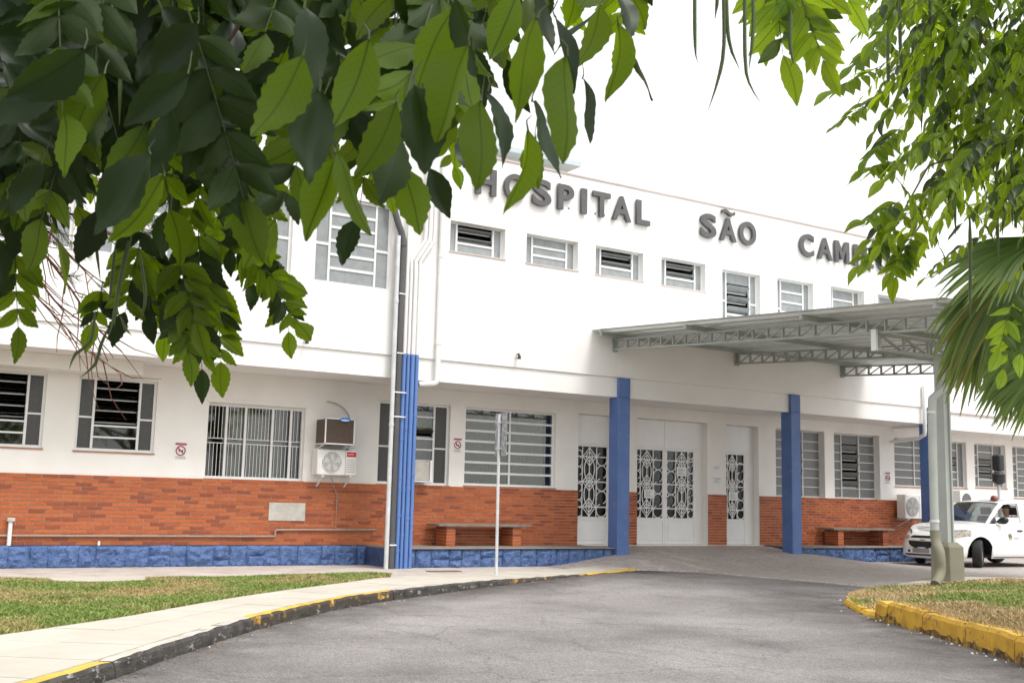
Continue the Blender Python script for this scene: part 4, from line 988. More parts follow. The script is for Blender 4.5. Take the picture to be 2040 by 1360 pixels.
# dark device on a pole behind the car
t = thing('post_device', 'black lamp heads on a slim grey pole behind the white car', 'lamp post', (26.6, -.4, 0))
MB().tube([(26.6,-.4,0),(26.6,-.4,2.2)], .04, 10).build('pole', 'grey_pipe', t, smooth_ang=50)
MB().box(26.50,26.72,-.52,-.28,2.36,2.78).build('lamp_head', 'black', t, bevel=.03); MB().tube([(26.58,-.42,2.0),(26.58,-.42,2.06),(26.58,-.42,2.26),(26.58,-.42,2.34)], [.08,.16,.17,.09], 12).build('lamp_head', 'black', t, smooth_ang=40)

# ------------------------------------------------------------------ white hatchback in the drop-off lane
MT['badge_pink'] = MT['badge_pink'] if 'badge_pink' in MT else mat('badge_pink', (.75,.35,.36), None, .6)
MT['car_paint'] = mat('white_car_paint', (.86,.86,.86), None, .22, coat=.6)
MT['car_trim'] = mat('car_black_trim', (.015,.015,.017), None, .4)
MT['tyre'] = mat('tyre_rubber', (.022,.022,.023), (.03,.03,.03), .8, 20)
MT['rim'] = mat('rim_silver', (.45,.46,.47), None, .3, metal=.7)
MT['chrome'] = mat('chrome', (.75,.75,.75), None, .15, metal=1.0)
MT['gold'] = mat('emblem_gold', (.62,.42,.12), None, .3, metal=.5)
MT['lamp'] = mat('headlamp_lens', (.66,.64,.61), (.30,.22,.16), .08, 18, spec=.8, obj=True)
MT['amber'] = mat('amber_lens', (.55,.22,.04), None, .2)
MT['plate'] = mat('number_plate_grey', (.34,.34,.36), None, .5)
MT['seat'] = mat('car_seat_fabric', (.05,.05,.055), (.07,.07,.075), .9, 20)
MT['seam'] = mat('panel_seam', (.10,.10,.105), None, .7)
MT['beacon'] = mat('red_brown_beacon', (.17,.035,.02), None, .25)
CARX, CARY, CARH = 24.36, -1.56, math.radians(177)     # position of the car centre, heading of its nose
CAR = thing('white_car', 'white hatchback car with its front wheels turned, coming through the drop off lane', 'car', (0, 0, 0))
plan = spline([(2.13,0,0),(2.12,.25,0),(2.07,.47,0),(1.93,.655,0),(1.68,.775,0),(1.3,.83,0),(.6,.85,0),(-.2,.853,0),(-1.0,.845,0),(-1.45,.80,0),(-1.72,.68,0),(-1.84,.42,0),(-1.86,0,0)], .035)
AXF, AXR, WR, ARCH = 1.27, -1.26, .298, .365
def belt(x):   # height of the body shoulder
    return interp([(-1.86,.98),(-1.5,1.0),(-.8,.985),(.2,.955),(.95,.945),(1.4,.90),(1.80,.835),(2.03,.775),(2.13,.745)], x)
def low(x, y):
    z = .20 if x < 1.75 else .20+.0*(x-1.75)
    z = interp([(-1.86,.30),(-1.5,.25),(-.9,.20),(.9,.19),(1.6,.17),(2.0,.155),(2.13,.16)], x)
    if abs(y) > .5:
        for ax in (AXF, AXR):
            d = abs(x-ax)
            if d < ARCH: z = max(z, .30+math.sqrt(ARCH*ARCH-d*d))
    return z
TS = [0, .06, .14, .25, .38, .5, .62, .74, .84, .92, .97, 1.0]
def inset(t, x):
    side = interp([(0,.07),(.06,.035),(.14,.015),(.3,.0),(.5,.0),(.62,.008),(.66,.020),(.8,.022),(.92,.04),(.97,.06),(1.0,.10)], t)
    front = interp([(0,.10),(.06,.04),(.14,.0),(.38,.005),(.5,.03),(.7,.075),(.84,.13),(.92,.20),(.97,.26),(1.0,.34)], t)
    k = smooth(1.4, 2.08, x); kb = smooth(-1.3, -1.8, x)
    return side*(1-k)+front*k + .06*kb*t
def body_pt(i, t, off=0.0, sgn=1):
    p = plan[i]; a = plan[max(i-1, 0)]; b = plan[min(i+1, len(plan)-1)]; d = (b-a)
    if i == 0 or i == len(plan)-1: n = Vector((1 if i == 0 else -1, 0, 0))
    else:
        d.normalize(); n = Vector((-d.y, d.x, 0)); 
        if n.y < 0 or (abs(p.y) < .3 and n.x*p.x < 0): n = -n
    z0, z1 = low(p.x, p.y), belt(p.x); zt0 = .20; tt = (z0-zt0)/(z1-zt0) if z0 > .3 else 0.0
    z = z0+(z1-z0)*t
    te = (z-min(z0, .24))/(z1-min(z0, .24))         # profile by height, so arches do not pinch the side
    q = p - n*(inset(te, p.x)-off); return Vector((q.x, max(q.y, 0.0)*sgn if i not in (0, len(plan)-1) else 0.0, z))
RZ = Matrix.Rotation(CARH, 4, 'Z'); CM = Matrix.Translation((CARX, CARY, 0.005)) @ RZ @ Matrix.Diagonal((1.08, 1.12, 1.05, 1))
class CB(MB):          # geometry given in car space
    def build(s, name, mats, parent=None, **kw):
        s.v = [CM @ v for v in s.v]; return MB.build(s, name, mats, parent, **kw)
ORG[CAR] = Vector((CARX, CARY, 0)); CAR.location = ORG[CAR]
mb = CB(); N = len(plan); nt_ = len(TS)
for sgn in (1, -1):
    k = len(mb.v)
    for i in range(N):
        for t in TS: mb.v.append(body_pt(i, t, 0, sgn))
    for i in range(N-1):
        for j in range(nt_-1): mb.f.append((k+i*nt_+j, k+(i+1)*nt_+j, k+(i+1)*nt_+j+1, k+i*nt_+j+1)); mb.mi.append(0)
# bonnet and deck
rim = [body_pt(i, 1.0) for i in range(N)]
xs = [p for p in rim]
k = len(mb.v); fr_ = [1.0, .85, .6, .3, 0, -.3, -.6, -.85, -1.0]
for p in xs:
    for f_ in fr_:
        crown = (.055 if -1.4 < p.x < 1.95 else .03)*(1-abs(f_)**2.2)*min(1, p.y/.4 if p.y > 0 else 0)
        mb.v.append(Vector((p.x, p.y*f_, p.z+crown)))
m_ = len(fr_)
for i in range(len(xs)-1):
    for j in range(m_-1): mb.f.append((k+i*m_+j, k+i*m_+j+1, k+(i+1)*m_+j+1, k+(i+1)*m_+j)); mb.mi.append(0)
body = mb
bo = body.build('body', 'car_paint', CAR, smooth_ang=50)
_bm = bmesh.new(); _bm.from_mesh(bo.data); bmesh.ops.remove_doubles(_bm, verts=_bm.verts, dist=.002); bmesh.ops.recalc_face_normals(_bm, faces=_bm.faces); _bm.to_mesh(bo.data); _bm.free()
bo.data.polygons.foreach_set('use_smooth', [True]*len(bo.data.polygons)); bo.data.set_sharp_from_angle(angle=math.radians(48))
CB().box(-1.6, 1.75, -.62, .62, .20, .60).build('underbody', 'car_trim', CAR)
for ax in (AXF, AXR):
    for sgn in (1, -1):
        mb = CB()
        for r_ in (.02, ARCH+.004):
            pass
        n = 18; k = 0
        for a in range(n+1):
            t = math.pi*a/n; x = ax+(ARCH+.004)*math.cos(t); z = .29+(ARCH+.004)*math.sin(t); mb.v += [Vector((x, sgn*.80, z)), Vector((x, sgn*.50, z))]
        for a in range(n): mb.f.append((2*a, 2*a+1, 2*a+3, 2*a+2)); mb.mi.append(0)
        mb.build('arch_liner', 'car_trim', CAR)
# greenhouse
def gpt(x, z, sgn, ins=0.0):       # tumblehome
    h = (z-.94)/(1.47-.94); y = .745-.185*h-ins
    y -= .10*smooth(.3, 1.0, x)*0 ; return Vector((x, sgn*y, z))
roof_x = [(.28,1.41),(.0,1.455),(-.4,1.475),(-.8,1.465),(-1.2,1.425),(-1.42,1.38)]
mb = CB(); rows_ = []
for x, z in roof_x:
    row = []
    for f_ in (-1, -.92, -.6, 0, .6, .92, 1):
        y = (.745-.185*(z-.94)/.53)*f_*(.98 if x > .2 else 1); row.append(Vector((x+.05*(1-f_*f_)*(1 if x > .2 else 0)*.8, y, z+(.028*(1-f_*f_)) - (.03 if abs(f_) == 1 else 0))))
    rows_.append(row)
for r_ in rows_: mb.v += r_
for i in range(len(rows_)-1):
    for j in range(6): mb.f.append((i*7+j, (i+1)*7+j, (i+1)*7+j+1, i*7+j+1)); mb.mi.append(0)
ro = mb.build('roof', 'car_paint', CAR, smooth_ang=50)
for sgn in (1, -1):
    def strip(pts, wdt, name='pillar', m='car_paint', dy=.05):
        q = CB(); k = 0
        for (xa, za), (xb, zb) in pts:
            for x, z in ((xa, za), (xb, zb)):
                a = gpt(x, z, sgn); q.v += [a, a-Vector((0, sgn*dy, 0))]
        n_ = len(pts)
        for i in range(n_-1):
            b = i*4; q.f += [(b, b+4, b+6, b+2), (b+1, b+3, b+7, b+5), (b, b+1, b+5, b+4), (b+2, b+6, b+7, b+3)]; q.mi += [0]*4
        q.build(name, m, CAR, smooth_ang=40)
    strip([((1.02,.90),(.90,.90)), ((.80,1.06),(.70,1.06)), ((.52,1.26),(.43,1.26)), ((.30,1.40),(.20,1.38)), ((.0,1.44),(.0,1.40)), ((-.5,1.465),(-.5,1.42)), ((-1.0,1.45),(-1.0,1.40)), ((-1.3,1.40),(-1.22,1.34)), ((-1.56,1.2),(-1.36,1.18)), ((-1.74,.98),(-1.46,.98))], 0)
    strip([((-.18,.93),(-.30,.93)), ((-.24,1.2),(-.35,1.2)), ((-.30,1.425),(-.40,1.425))], 0)
    strip([((.92,.925),(.75,.925)), ((.74,1.06),(.62,1.0)), ((.64,1.12),(.62,1.0))], 0, 'quarter_panel', 'car_trim', .03)
    # side glass
    for pts, nm in (([(.60,.93),(-.17,.935),(-.285,1.415),(.0,1.40),(.19,1.375),(.42,1.24),(.60,1.06)], 'front_door_glass'), ([(-.31,.94),(-1.44,.985),(-1.35,1.18),(-1.21,1.33),(-1.0,1.395),(-.5,1.418),(-.405,1.42)], 'rear_door_glass')):
        if sgn == 1 and nm == 'front_door_glass': pts = [(.60,.93),(-.17,.935),(-.19,1.10),(.57,1.09)]     # wound partly down
        q = CB(); q.v = [gpt(x, z, sgn, .022) for x, z in pts]; q.f = [tuple(range(len(pts)))]; q.mi = [0]; q.build(nm, 'glass_car', CAR)
def wind(x0, z0, y0, x1, z1, y1, name, bulge):
    q = CB(); n_ = 10
    for (x, z, y, b) in ((x0, z0, y0, bulge), ((x0+x1)/2, (z0+z1)/2+.012, (y0+y1)/2, bulge), (x1, z1, y1, bulge*.6)):
        for i in range(n_+1): f_ = -1+2*i/n_; q.v.append(Vector((x+b*(1-f_*f_)-b, y*f_, z)))
    for r_ in range(2):
        for i in range(n_): a = r_*(n_+1)+i; q.f.append((a, a+1, a+n_+2, a+n_+1)); q.mi.append(0)
    return q.build(name, 'glass_car', CAR, smooth_ang=60)
wind(1.10, .925, .70, .32, 1.415, .555, 'windscreen', .12); wind(-1.82, 1.0, .62, -1.45, 1.385, .53, 'rear_window', -.06)
CB().bar((1.10,-.55,.955), (.98,.10,.985), .018, .015).build('wiper', 'car_trim', CAR)
# surface patches that follow the body
def idx_at(x): return min(range(N), key=lambda i: abs(plan[i].x-x) if plan[i].y >= 0 else 9)
def patch(name, m, i0, i1, lo_, hi_, off, sgn=1, both=False, parent=None):
    q = CB(); n_ = 0; idx = []
    rng = list(range(i0, i1+1)); line = [(i, sgn) for i in rng]
    if both: line = [(i, -1) for i in range(i1, 0, -1)] + [(i, 1) for i in range(0, i1+1)]
    for k, (i, s_) in enumerate(line):
        u = k/(len(line)-1); z0_, z1_ = low(plan[i].x, plan[i].y), belt(plan[i].x)
        a, b = (lo_(u)-z0_)/(z1_-z0_), (hi_(u)-z0_)/(z1_-z0_)
        for f_ in (0, .5, 1): 
            pt = body_pt(i, a+(b-a)*f_, off, s_); q.v.append(pt)
    for k in range(len(line)-1):
        for f_ in range(2): c = k*3+f_; q.f.append((c, c+3, c+4, c+1)); q.mi.append(0)
    return q.build(name, m, parent or CAR, smooth_ang=60)
iy = lambda y: min(range(0, N//2), key=lambda i: abs(plan[i].y-y))
patch('upper_grille', 'car_trim', 0, iy(.40), lambda u: .60, lambda u: .60+.055*min(1, 7*min(u, 1-u)+.3), .004, both=True)
patch('lower_grille', 'car_trim', 0, iy(.40), lambda u: .52-.165*math.sin(math.pi*min(1, max(0, u)))**.6, lambda u: .528, .004, both=True)
patch('grille_bar', 'chrome', 0, iy(.41), lambda u: .531, lambda u: .543, .008, both=True)
em = patch('emblem', 'gold', 0, iy(.07), lambda u: .552-.012*(1 if .3 < u < .7 else .6), lambda u: .562+.014*(1 if .3 < u < .7 else .6), .014, both=True)
patch('bumper_intake', 'car_trim', 0, iy(.48), lambda u: .215, lambda u: .255, .004, both=True)
pl = patch('number_plate', 'plate', 0, iy(.20), lambda u: .275, lambda u: .37, .016, both=True)
for s_ in (1, -1):
    patch('bumper_slot', 'car_trim', iy(.27), iy(.37), lambda u: .285, lambda u: .335, .005, sgn=s_)
    patch('fog_recess', 'car_trim', iy(.56), iy(.68), lambda u: .33, lambda u: .33+.05*math.sin(math.pi*u), .005, sgn=s_)
    i0, i1 = iy(.45), idx_at(1.52)
    h_ = patch('headlight', 'lamp', i0, i1, lambda u: .565+.10*u+.02*math.sin(3*u), lambda u: .665+.115*u+.045*math.sin(math.pi*u)**.7, .006, sgn=s_)
    patch('headlight_surround', 'car_trim', i0, i1, lambda u: .665+.115*u+.045*math.sin(math.pi*u)**.7, lambda u: .675+.118*u+.050*math.sin(math.pi*u)**.7, .005, sgn=s_, parent=h_)
    patch('turn_lens', 'amber', iy(.50), iy(.56), lambda u: .58, lambda u: .635, .009, sgn=s_, parent=h_)
    # door seams, handles, sill line
    for x in (.80, -.26, -1.18):
        i = idx_at(x); j = min(i+1, N-1); q = CB()
        for t in (.06, .2, .4, .6, .8, .98):
            a = body_pt(i, t, .0015, s_); q.v += [a+Vector((.004,0,0)), a-Vector((.004,0,0))]
        for k in range(5): q.f.append((2*k, 2*k+1, 2*k+3, 2*k+2)); q.mi.append(0)
        q.build('door_seam', 'seam', CAR)
    for xa, xb in ((-.06,.10), (-1.10,-.94)):
        i = idx_at((xa+xb)/2); a = body_pt(i, .80, 0, s_); CB().box(xa, xb, min(a.y, a.y+.028*s_), max(a.y, a.y+.028*s_), a.z-.022, a.z+.012).build('door_handle', 'car_trim', CAR, bevel=.006)
    i = idx_at(.6); i2 = idx_at(-.7)
    patch('rocker_trim', 'car_trim', idx_at(.85), idx_at(-.85), lambda u: .205, lambda u: .225, .004, sgn=s_)
    mb = CB(); b = Vector((.62, s_*.80, 1.02))
    mb.tube([(.66, s_*.76, .99), (.64, s_*.80, 1.0), (.62, s_*.86, 1.02), (.61, s_*.94, 1.035), (.60, s_*.99, 1.03)], [.02, .05, .085, .085, .04], 12).build('mirror', 'car_trim', CAR, smooth_ang=60)
# emblem and two lines of lettering on the driver's door
i = idx_at(.35); a = body_pt(i, .66, 0, 1)
def side_shape(name, m, pts, off):
    q = CB(); q.v = []
    for u, v in pts:
        ii = idx_at(.40-u); b_ = body_pt(ii, .5, 0, 1); z = .66+v; zl, zh = low(plan[ii].x, plan[ii].y), belt(plan[ii].x)
        y_ = body_pt(ii, (z-zl)/(zh-zl), off, 1).y; q.v.append(Vector((.40-u, y_, z)))
    q.f = [tuple(range(len(pts)))]; q.mi = [0]; return q.build(name, m, CAR)
MT['crest'] = mat('crest_green_grey', (.10,.13,.10), (.16,.19,.15), .5, 40, obj=True); MT['print_grey'] = mat('print_grey', (.30,.29,.34), None, .5)
side_shape('door_crest', 'crest', [(0,.075),(.10,.075),(.115,.0),(.09,-.05),(.05,-.075),(.01,-.05),(-.015,.0)], .004)
side_shape('door_crest_band', 'gold', [(.005,-.02),(.095,-.02),(.085,-.052),(.05,-.078),(.015,-.052)], .006)
for v0 in (.028, -.028): side_shape('door_print', 'print_grey', [(.15,v0+.014),(.33,v0+.014),(.33,v0-.012),(.15,v0-.012)], .004)
# plate characters
pc = CM @ Vector((2.152, 0, .335)); me = text_mesh('IYC', .02, .02); co = np.zeros(len(me.vertices)*3); me.vertices.foreach_get('co', co); co = co.reshape(-1, 3)
a_, b_ = co.min(0), co.max(0); q_ = (co-a_)/(b_-a_); loc = [CM @ Vector((2.151+.002*z_, -.16+.17*x_, .295+.052*y_)) for x_, y_, z_ in q_]
c_ = sum(loc, Vector())/len(loc); me.vertices.foreach_set('co', np.array([v-c_ for v in loc]).ravel()); me.materials.clear(); me.materials.append(MT['ink']); me.update()
o_ = bpy.data.objects.new('plate_characters', me); o_.location = c_-ORG[pl]; ORG[o_] = c_; finish(o_, pl)
# wheels
def wheel(ax, sgn, steer):
    W4 = CM @ Matrix.Translation((ax, sgn*.735, WR)) @ Matrix.Rotation(steer, 4, 'Z')
    def bld(mb, name, m, par): mb.v = [W4 @ v for v in mb.v]; return MB.build(mb, name, m, par, smooth_ang=40)
    prof = [(.185,-.085),(.25,-.098),(.285,-.088),(.297,-.06),(.298,.06),(.285,.088),(.25,.098),(.185,.085)]
    n = 36; mb = MB()
    for a in range(n):
        t = 2*math.pi*a/n
        for r_, y in prof: mb.v.append(Vector((r_*math.cos(t), y, r_*math.sin(t))))
    m = len(prof)
    for a in range(n):
        for j in range(m): mb.f.append((a*m+j, ((a+1)%n)*m+j, ((a+1)%n)*m+(j+1)%m, a*m+(j+1)%m)); mb.mi.append(0)
    w_ = bld(mb, 'wheel', 'tyre', CAR)
    mb = MB(); mb.disc((0,0), .186, -.03, .03, 32)
    bld(mb, 'brake_disc', 'car_trim', w_)
    mb = MB(); mb.tube([(.178*math.cos(a*math.pi/16), sgn*.07, .178*math.sin(a*math.pi/16)) for a in range(33)], .012, 6, cap=False)
    for a in range(5):
        t = a*2*math.pi/5+.3; mb.bar((.03*math.cos(t), sgn*.06, .03*math.sin(t)), (.175*math.cos(t), sgn*.072, .175*math.sin(t)), .05, .02, up=(0,1,0))
    mb.disc((0,0), .045, sgn*.05-.02, sgn*.05+.02, 16); bld(mb, 'rim', 'rim', w_)
    mb = MB()
    for yy in (-.04, 0, .04): mb.tube([(.2985*math.cos(a*math.pi/18), yy, .2985*math.sin(a*math.pi/18)) for a in range(37)], .004, 4, cap=False)
    bld(mb, 'tread_rib', 'car_trim', w_)
ST = math.radians(33)
for s_ in (1, -1): wheel(AXF, s_, ST); wheel(AXR, s_, 0)
# interior
CB().box(.62, .98, -.66, .66, .72, .96).build('dashboard', 'car_trim', CAR, bevel=.03)
CB().tube([(.52+.05*math.cos(t*math.pi/9)*.5, .36+.17*math.sin(t*math.pi/9), .93+.17*math.cos(t*math.pi/9)) for t in range(19)], .014, 6).build('steering_wheel', 'car_trim', CAR, smooth_ang=60)
for y in (.36, -.36):
    st = CB().box(-.32, .18, y-.24, y+.24, .38, .56).build('seat', 'seat', CAR, bevel=.03); CB().add([(-.30,y-.23,.55),(-.30,y+.23,.55),(-.42,y+.2,1.12),(-.42,y-.2,1.12),(-.42,y-.23,.55),(-.42,y+.23,.55),(-.53,y+.2,1.12),(-.53,y-.2,1.12)], [(0,1,2,3),(7,6,5,4),(0,4,5,1),(1,5,6,2),(2,6,7,3),(3,7,4,0)]).build('seat_back', 'seat', st, bevel=.03)
    CB().box(-.53, -.43, y-.13, y+.13, 1.15, 1.32).build('headrest', 'seat', st, bevel=.03)
CB().box(-1.2, -.75, -.62, .62, .38, .56).build('rear_seat', 'seat', CAR, bevel=.03); CB().box(-1.35, -1.2, -.62, .62, .38, 1.0).build('rear_seat_back', 'seat', CAR, bevel=.03)
CB().tube([(.10,.30,1.47),(.10,.30,1.50),(.10,.30,1.56),(.10,.30,1.585)], [.085, .08, .065, .03], 14).build('roof_beacon', 'beacon', CAR, smooth_ang=50)

# ------------------------------------------------------------------ driver
MT['skin'] = mat('skin', (.24,.13,.085), (.28,.155,.10), .55, 30); MT['hair'] = mat('dark_hair', (.02,.016,.014), None, .6); MT['shirt'] = mat('dark_shirt', (.03,.032,.04), (.05,.052,.06), .85, 20)
def skin_figure(name, verts, edges, radii, m, sub=2):
    me = bpy.data.meshes.new(name); me.from_pydata([CM @ Vector(v) for v in verts], edges, [])
    o = bpy.data.objects.new(name, me); COL.objects.link(o); md = o.modifiers.new('s', 'SKIN'); md.use_smooth_shade = True
    for i, r_ in enumerate(radii): me.skin_vertices[0].data[i].radius = r_ if isinstance(r_, tuple) else (r_, r_)
    me.skin_vertices[0].data[0].use_root = True
    o.modifiers.new('b', 'SUBSURF').levels = sub; o.modifiers['b'].render_levels = sub
    dg = bpy.context.evaluated_depsgraph_get(); out = bpy.data.meshes.new_from_object(o.evaluated_get(dg)); bpy.data.objects.remove(o)
    return out
PX, PY = -.20, .33
V_ = [(PX,PY,.60),(PX-.05,PY,.78),(PX-.09,PY,.96),(PX-.09,PY,1.06),(PX-.065,PY,1.13),(PX-.04,PY,1.20),(PX-.035,PY,1.29),(PX-.045,PY,1.355),
      (PX-.08,PY+.17,1.02),(PX+.06,PY+.24,.86),(PX+.34,PY+.19,.93),(PX+.44,PY+.15,.96),(PX-.08,PY-.17,1.02),(PX+.06,PY-.24,.86),(PX+.34,PY-.19,.93),(PX+.44,PY-.15,.96),
      (PX+.22,PY+.11,.60),(PX+.45,PY+.12,.62),(PX+.62,PY+.12,.36),(PX+.22,PY-.11,.60),(PX+.45,PY-.12,.62),(PX+.62,PY-.12,.36)]
E_ = [(0,1),(1,2),(2,3),(3,4),(4,5),(5,6),(6,7),(2,8),(8,9),(9,10),(10,11),(2,12),(12,13),(13,14),(14,15),(0,16),(16,17),(17,18),(0,19),(19,20),(20,21)]
R_ = [(.15,.13),(.14,.12),(.15,.11),.07,.055,.075,.095,.065,.07,.05,.035,.04,.07,.05,.035,.04,.09,.075,.05,.09,.075,.05]
me = skin_figure('person', V_, E_, R_, 'shirt')
hz = (CM @ Vector((PX, PY, 1.10))).z
me.materials.clear(); me.materials.append(MT['shirt']); me.materials.append(MT['skin'])
CI = CM.inverted()
for p_ in me.polygons:
    c = CI @ p_.center
    if c.z > 1.09 or (c.x > PX+.27 and c.z > .85): p_.material_index = 1
    p_.use_smooth = True
base = CM @ Vector((PX, PY, .55)); me.transform(Matrix.Translation(-base))
per = bpy.data.objects.new('person', me); per.location = base; ORG[per] = base
finish(per, None, 'person in a dark shirt seated at the wheel of the white car', 'person')
mb = CB()
for i in range(7):
    for j in range(12):
        th, ph = math.pi*.56*i/6, 2*math.pi*j/12; mb.v.append(Vector((PX-.052+.102*math.sin(th)*math.cos(ph), PY+.09*math.sin(th)*math.sin(ph), 1.30+.115*math.cos(th)+(.035*max(0, math.cos(ph))*math.sin(th)))))
for i in range(6):
    for j in range(12): mb.f.append((i*12+j, (i+1)*12+j, (i+1)*12+(j+1)%12, i*12+(j+1)%12)); mb.mi.append(0)
mb.build('hair', 'hair', per, smooth_ang=80)
mb = CB().tube([(PX+.05,PY,1.285),(PX+.08,PY,1.25),(PX+.075,PY,1.235)], [.012,.018,.012], 8); mb.build('nose', 'skin', per, smooth_ang=80)

# ------------------------------------------------------------------ foliage
def leaf_mat(name, top, under, trans, tw=.45, rough=.38, veins=True):
    m, n, b = nodes_of(name); out = n.nodes['Material Output']
    geo = n.nodes.new('ShaderNodeNewGeometry'); rv = rand_n(n)
    tc = n.nodes.new('ShaderNodeAttribute'); tc.attribute_name = 'leaf_uv'
    sx = n.nodes.new('ShaderNodeSeparateXYZ'); L(n, tc.outputs['Vector'], sx.inputs[0])
    def var(c, lo, hi):
        r = ramp(n, rv, 0, 1, tuple(x*lo for x in c), tuple(x*hi for x in c)); return r.outputs['Color']
    col = mixc(n, geo.outputs['Backfacing'], var(top, .75, 1.3), var(under, .8, 1.2)); tcol = var(trans, .8, 1.2)
    if veins:
        ab = n.nodes.new('ShaderNodeMath'); ab.operation = 'ABSOLUTE'; L(n, sx.outputs['X'], ab.inputs[0])
        r1 = ramp(n, ab.outputs[0], .005, .018, (1,1,1), (0,0,0))
        # side veins: stripes along y slanted by |x|
        ma = n.nodes.new('ShaderNodeMath'); ma.operation = 'MULTIPLY_ADD'; ma.inputs[1].default_value = -.8; L(n, ab.outputs[0], ma.inputs[0]); L(n, sx.outputs['Y'], ma.inputs[2])
        mm = n.nodes.new('ShaderNodeMath'); mm.operation = 'MULTIPLY'; mm.inputs[1].default_value = 70; L(n, ma.outputs[0], mm.inputs[0])
        sn = n.nodes.new('ShaderNodeMath'); sn.operation = 'SINE'; L(n, mm.outputs[0], sn.inputs[0])
        r2 = ramp(n, sn.outputs[0], .9, 1.0, (0,0,0), (.35,.35,.35))
        ad = n.nodes.new('ShaderNodeMath'); ad.operation = 'MAXIMUM'; L(n, r1.outputs['Color'], ad.inputs[0]); L(n, r2.outputs['Color'], ad.inputs[1])
        tcol = mixc(n, ad.outputs[0], tcol, tuple(x*.45 for x in trans)); col = mixc(n, ad.outputs[0], col, tuple(x*.8 for x in under))
    L(n, col, b.inputs['Base Color'])
    rr = n.nodes.new('ShaderNodeMix'); rr.data_type = 'FLOAT'; rr.inputs['A'].default_value = rough; rr.inputs['B'].default_value = .6; L(n, geo.outputs['Backfacing'], rr.inputs['Factor']); L(n, rr.outputs['Result'], b.inputs['Roughness'])
    b.inputs['Specular IOR Level'].default_value = .25
    tr = n.nodes.new('ShaderNodeBsdfTranslucent'); L(n, tcol, tr.inputs['Color'])
    mx = n.nodes.new('ShaderNodeMixShader'); mx.inputs[0].default_value = tw; L(n, b.outputs[0], mx.inputs[1]); L(n, tr.outputs[0], mx.inputs[2]); L(n, mx.outputs[0], out.inputs['Surface'])
    return m
MT['leaf'] = leaf_mat('backlit_leaf', (.012,.022,.007), (.055,.10,.010), (.26,.40,.004), .50, .34)  # bright copy of the leaf, backlight put into colour and translucency
MT['leaf_shaded'] = leaf_mat('shaded_leaf', (.009,.021,.006), (.020,.040,.007), (.06,.11,.005), .20, .36)  # dark copy of the same leaf, shade put into colour and translucency
MT['leaf_r'] = leaf_mat('lane_tree_leaf', (.05,.10,.013), (.13,.225,.022), (.50,.68,.025), .54)
MT['leaf_r_shaded'] = leaf_mat('lane_tree_shaded_leaf', (.018,.038,.010), (.05,.09,.015), (.13,.21,.01), .30)  # dark copy of the lane tree leaf, crown shade put into its colour
MT['palm'] = leaf_mat('palm_blade', (.085,.14,.032), (.14,.20,.055), (.34,.46,.06), .35, .4, veins=False)
MT['palm_dry'] = leaf_mat('palm_blade_yellowing', (.17,.17,.05), (.22,.22,.07), (.38,.38,.08), .3, .5, veins=False)
MT['needle'] = leaf_mat('conifer_needle', (.035,.06,.018), (.05,.08,.025), (.10,.16,.03), .25, .5, veins=False)
MT['bark'] = mat('bark', (.075,.055,.04), (.13,.10,.075), .9, 12, bump=.6, bscale=25, stretch=(1,1,.3))
MT['twig'] = mat('green_twig', (.035,.05,.015), (.05,.065,.02), .6, 12)
MT['twig_red'] = mat('red_brown_twig', (.085,.03,.018), (.14,.05,.028), .8, 14)
MT['pod'] = mat('long_green_pod', (.045,.075,.02), (.08,.11,.03), .45, 10)
def leaf_shape(nl, nw, seed, ratio=.50, serr=.014, fold=.14, curl=.06):
    r = random.Random(seed); v = []; f = []; uv = []; tw = r.uniform(-.25, .25); side = r.uniform(-.06, .06)
    for i in range(nl+1):
        t = i/nl; wdt = ratio/2*(math.sin(math.pi*min(1, t)**.86)**.92)*(1.0-.15*t**3)*1.06
        if t == 0 or i == nl: wdt = .006
        se = serr*ratio*(1 if i % 2 else -1) if .2 < t < .95 else 0
        yc = t; zc = -curl*t*t + .03*math.sin(5*t+seed); xc = side*math.sin(math.pi*t)
        a = tw*t
        for j in range(-nw, nw+1):
            q = j/nw; x = q*(wdt+(se if abs(j) == nw else 0)); z = abs(q)*wdt*fold*2 + .02*math.sin(9*t+seed*2+q*2)*abs(q)
            v.append((xc+x*math.cos(a)-z*math.sin(a)*.3, yc, zc+z+x*math.sin(a))); uv.append((x, t, 0))
    m = 2*nw+1
    for i in range(nl):
        for j in range(2*nw): k = i*m+j; f.append((k, k+1, k+m+1, k+m))
    return np.array(v), f, np.array(uv)
HI = [leaf_shape(14, 2, s, r_, .014+.010*(s % 3), .10+.05*(s % 4), c_) for s, r_, c_ in ((1,.50,.05), (2,.46,-.05), (3,.42,.14), (4,.45,.0), (5,.48,.22), (6,.44,.10), (7,.53,-.10), (8,.40,.03))]
LO = [leaf_shape(6, 1, s, serr=.0) for s in (11, 12, 13)]
HN = [leaf_shape(12, 2, s, .38, .014, .14, .02*s) for s in (1, 2, 3, 4, 5, 6, 7, 8)]; LN = [leaf_shape(6, 1, s, .36, .0) for s in (11, 12, 13)]
_LM = {}
def leaf_mesh(i, m):
    if (i, m) not in _LM:
        v, f, uv = (HN if m.startswith('leaf_r') else HI)[i]; me = bpy.data.meshes.new('leaf'); me.from_pydata(v.tolist(), [], f); me.materials.append(MT[m])
        at_ = me.attributes.new('leaf_uv', 'FLOAT_VECTOR', 'POINT'); at_.data.foreach_set('vector', uv.ravel())
        me.polygons.foreach_set('use_smooth', [True]*len(f)); me.update(); _LM[(i, m)] = me
    return _LM[(i, m)]
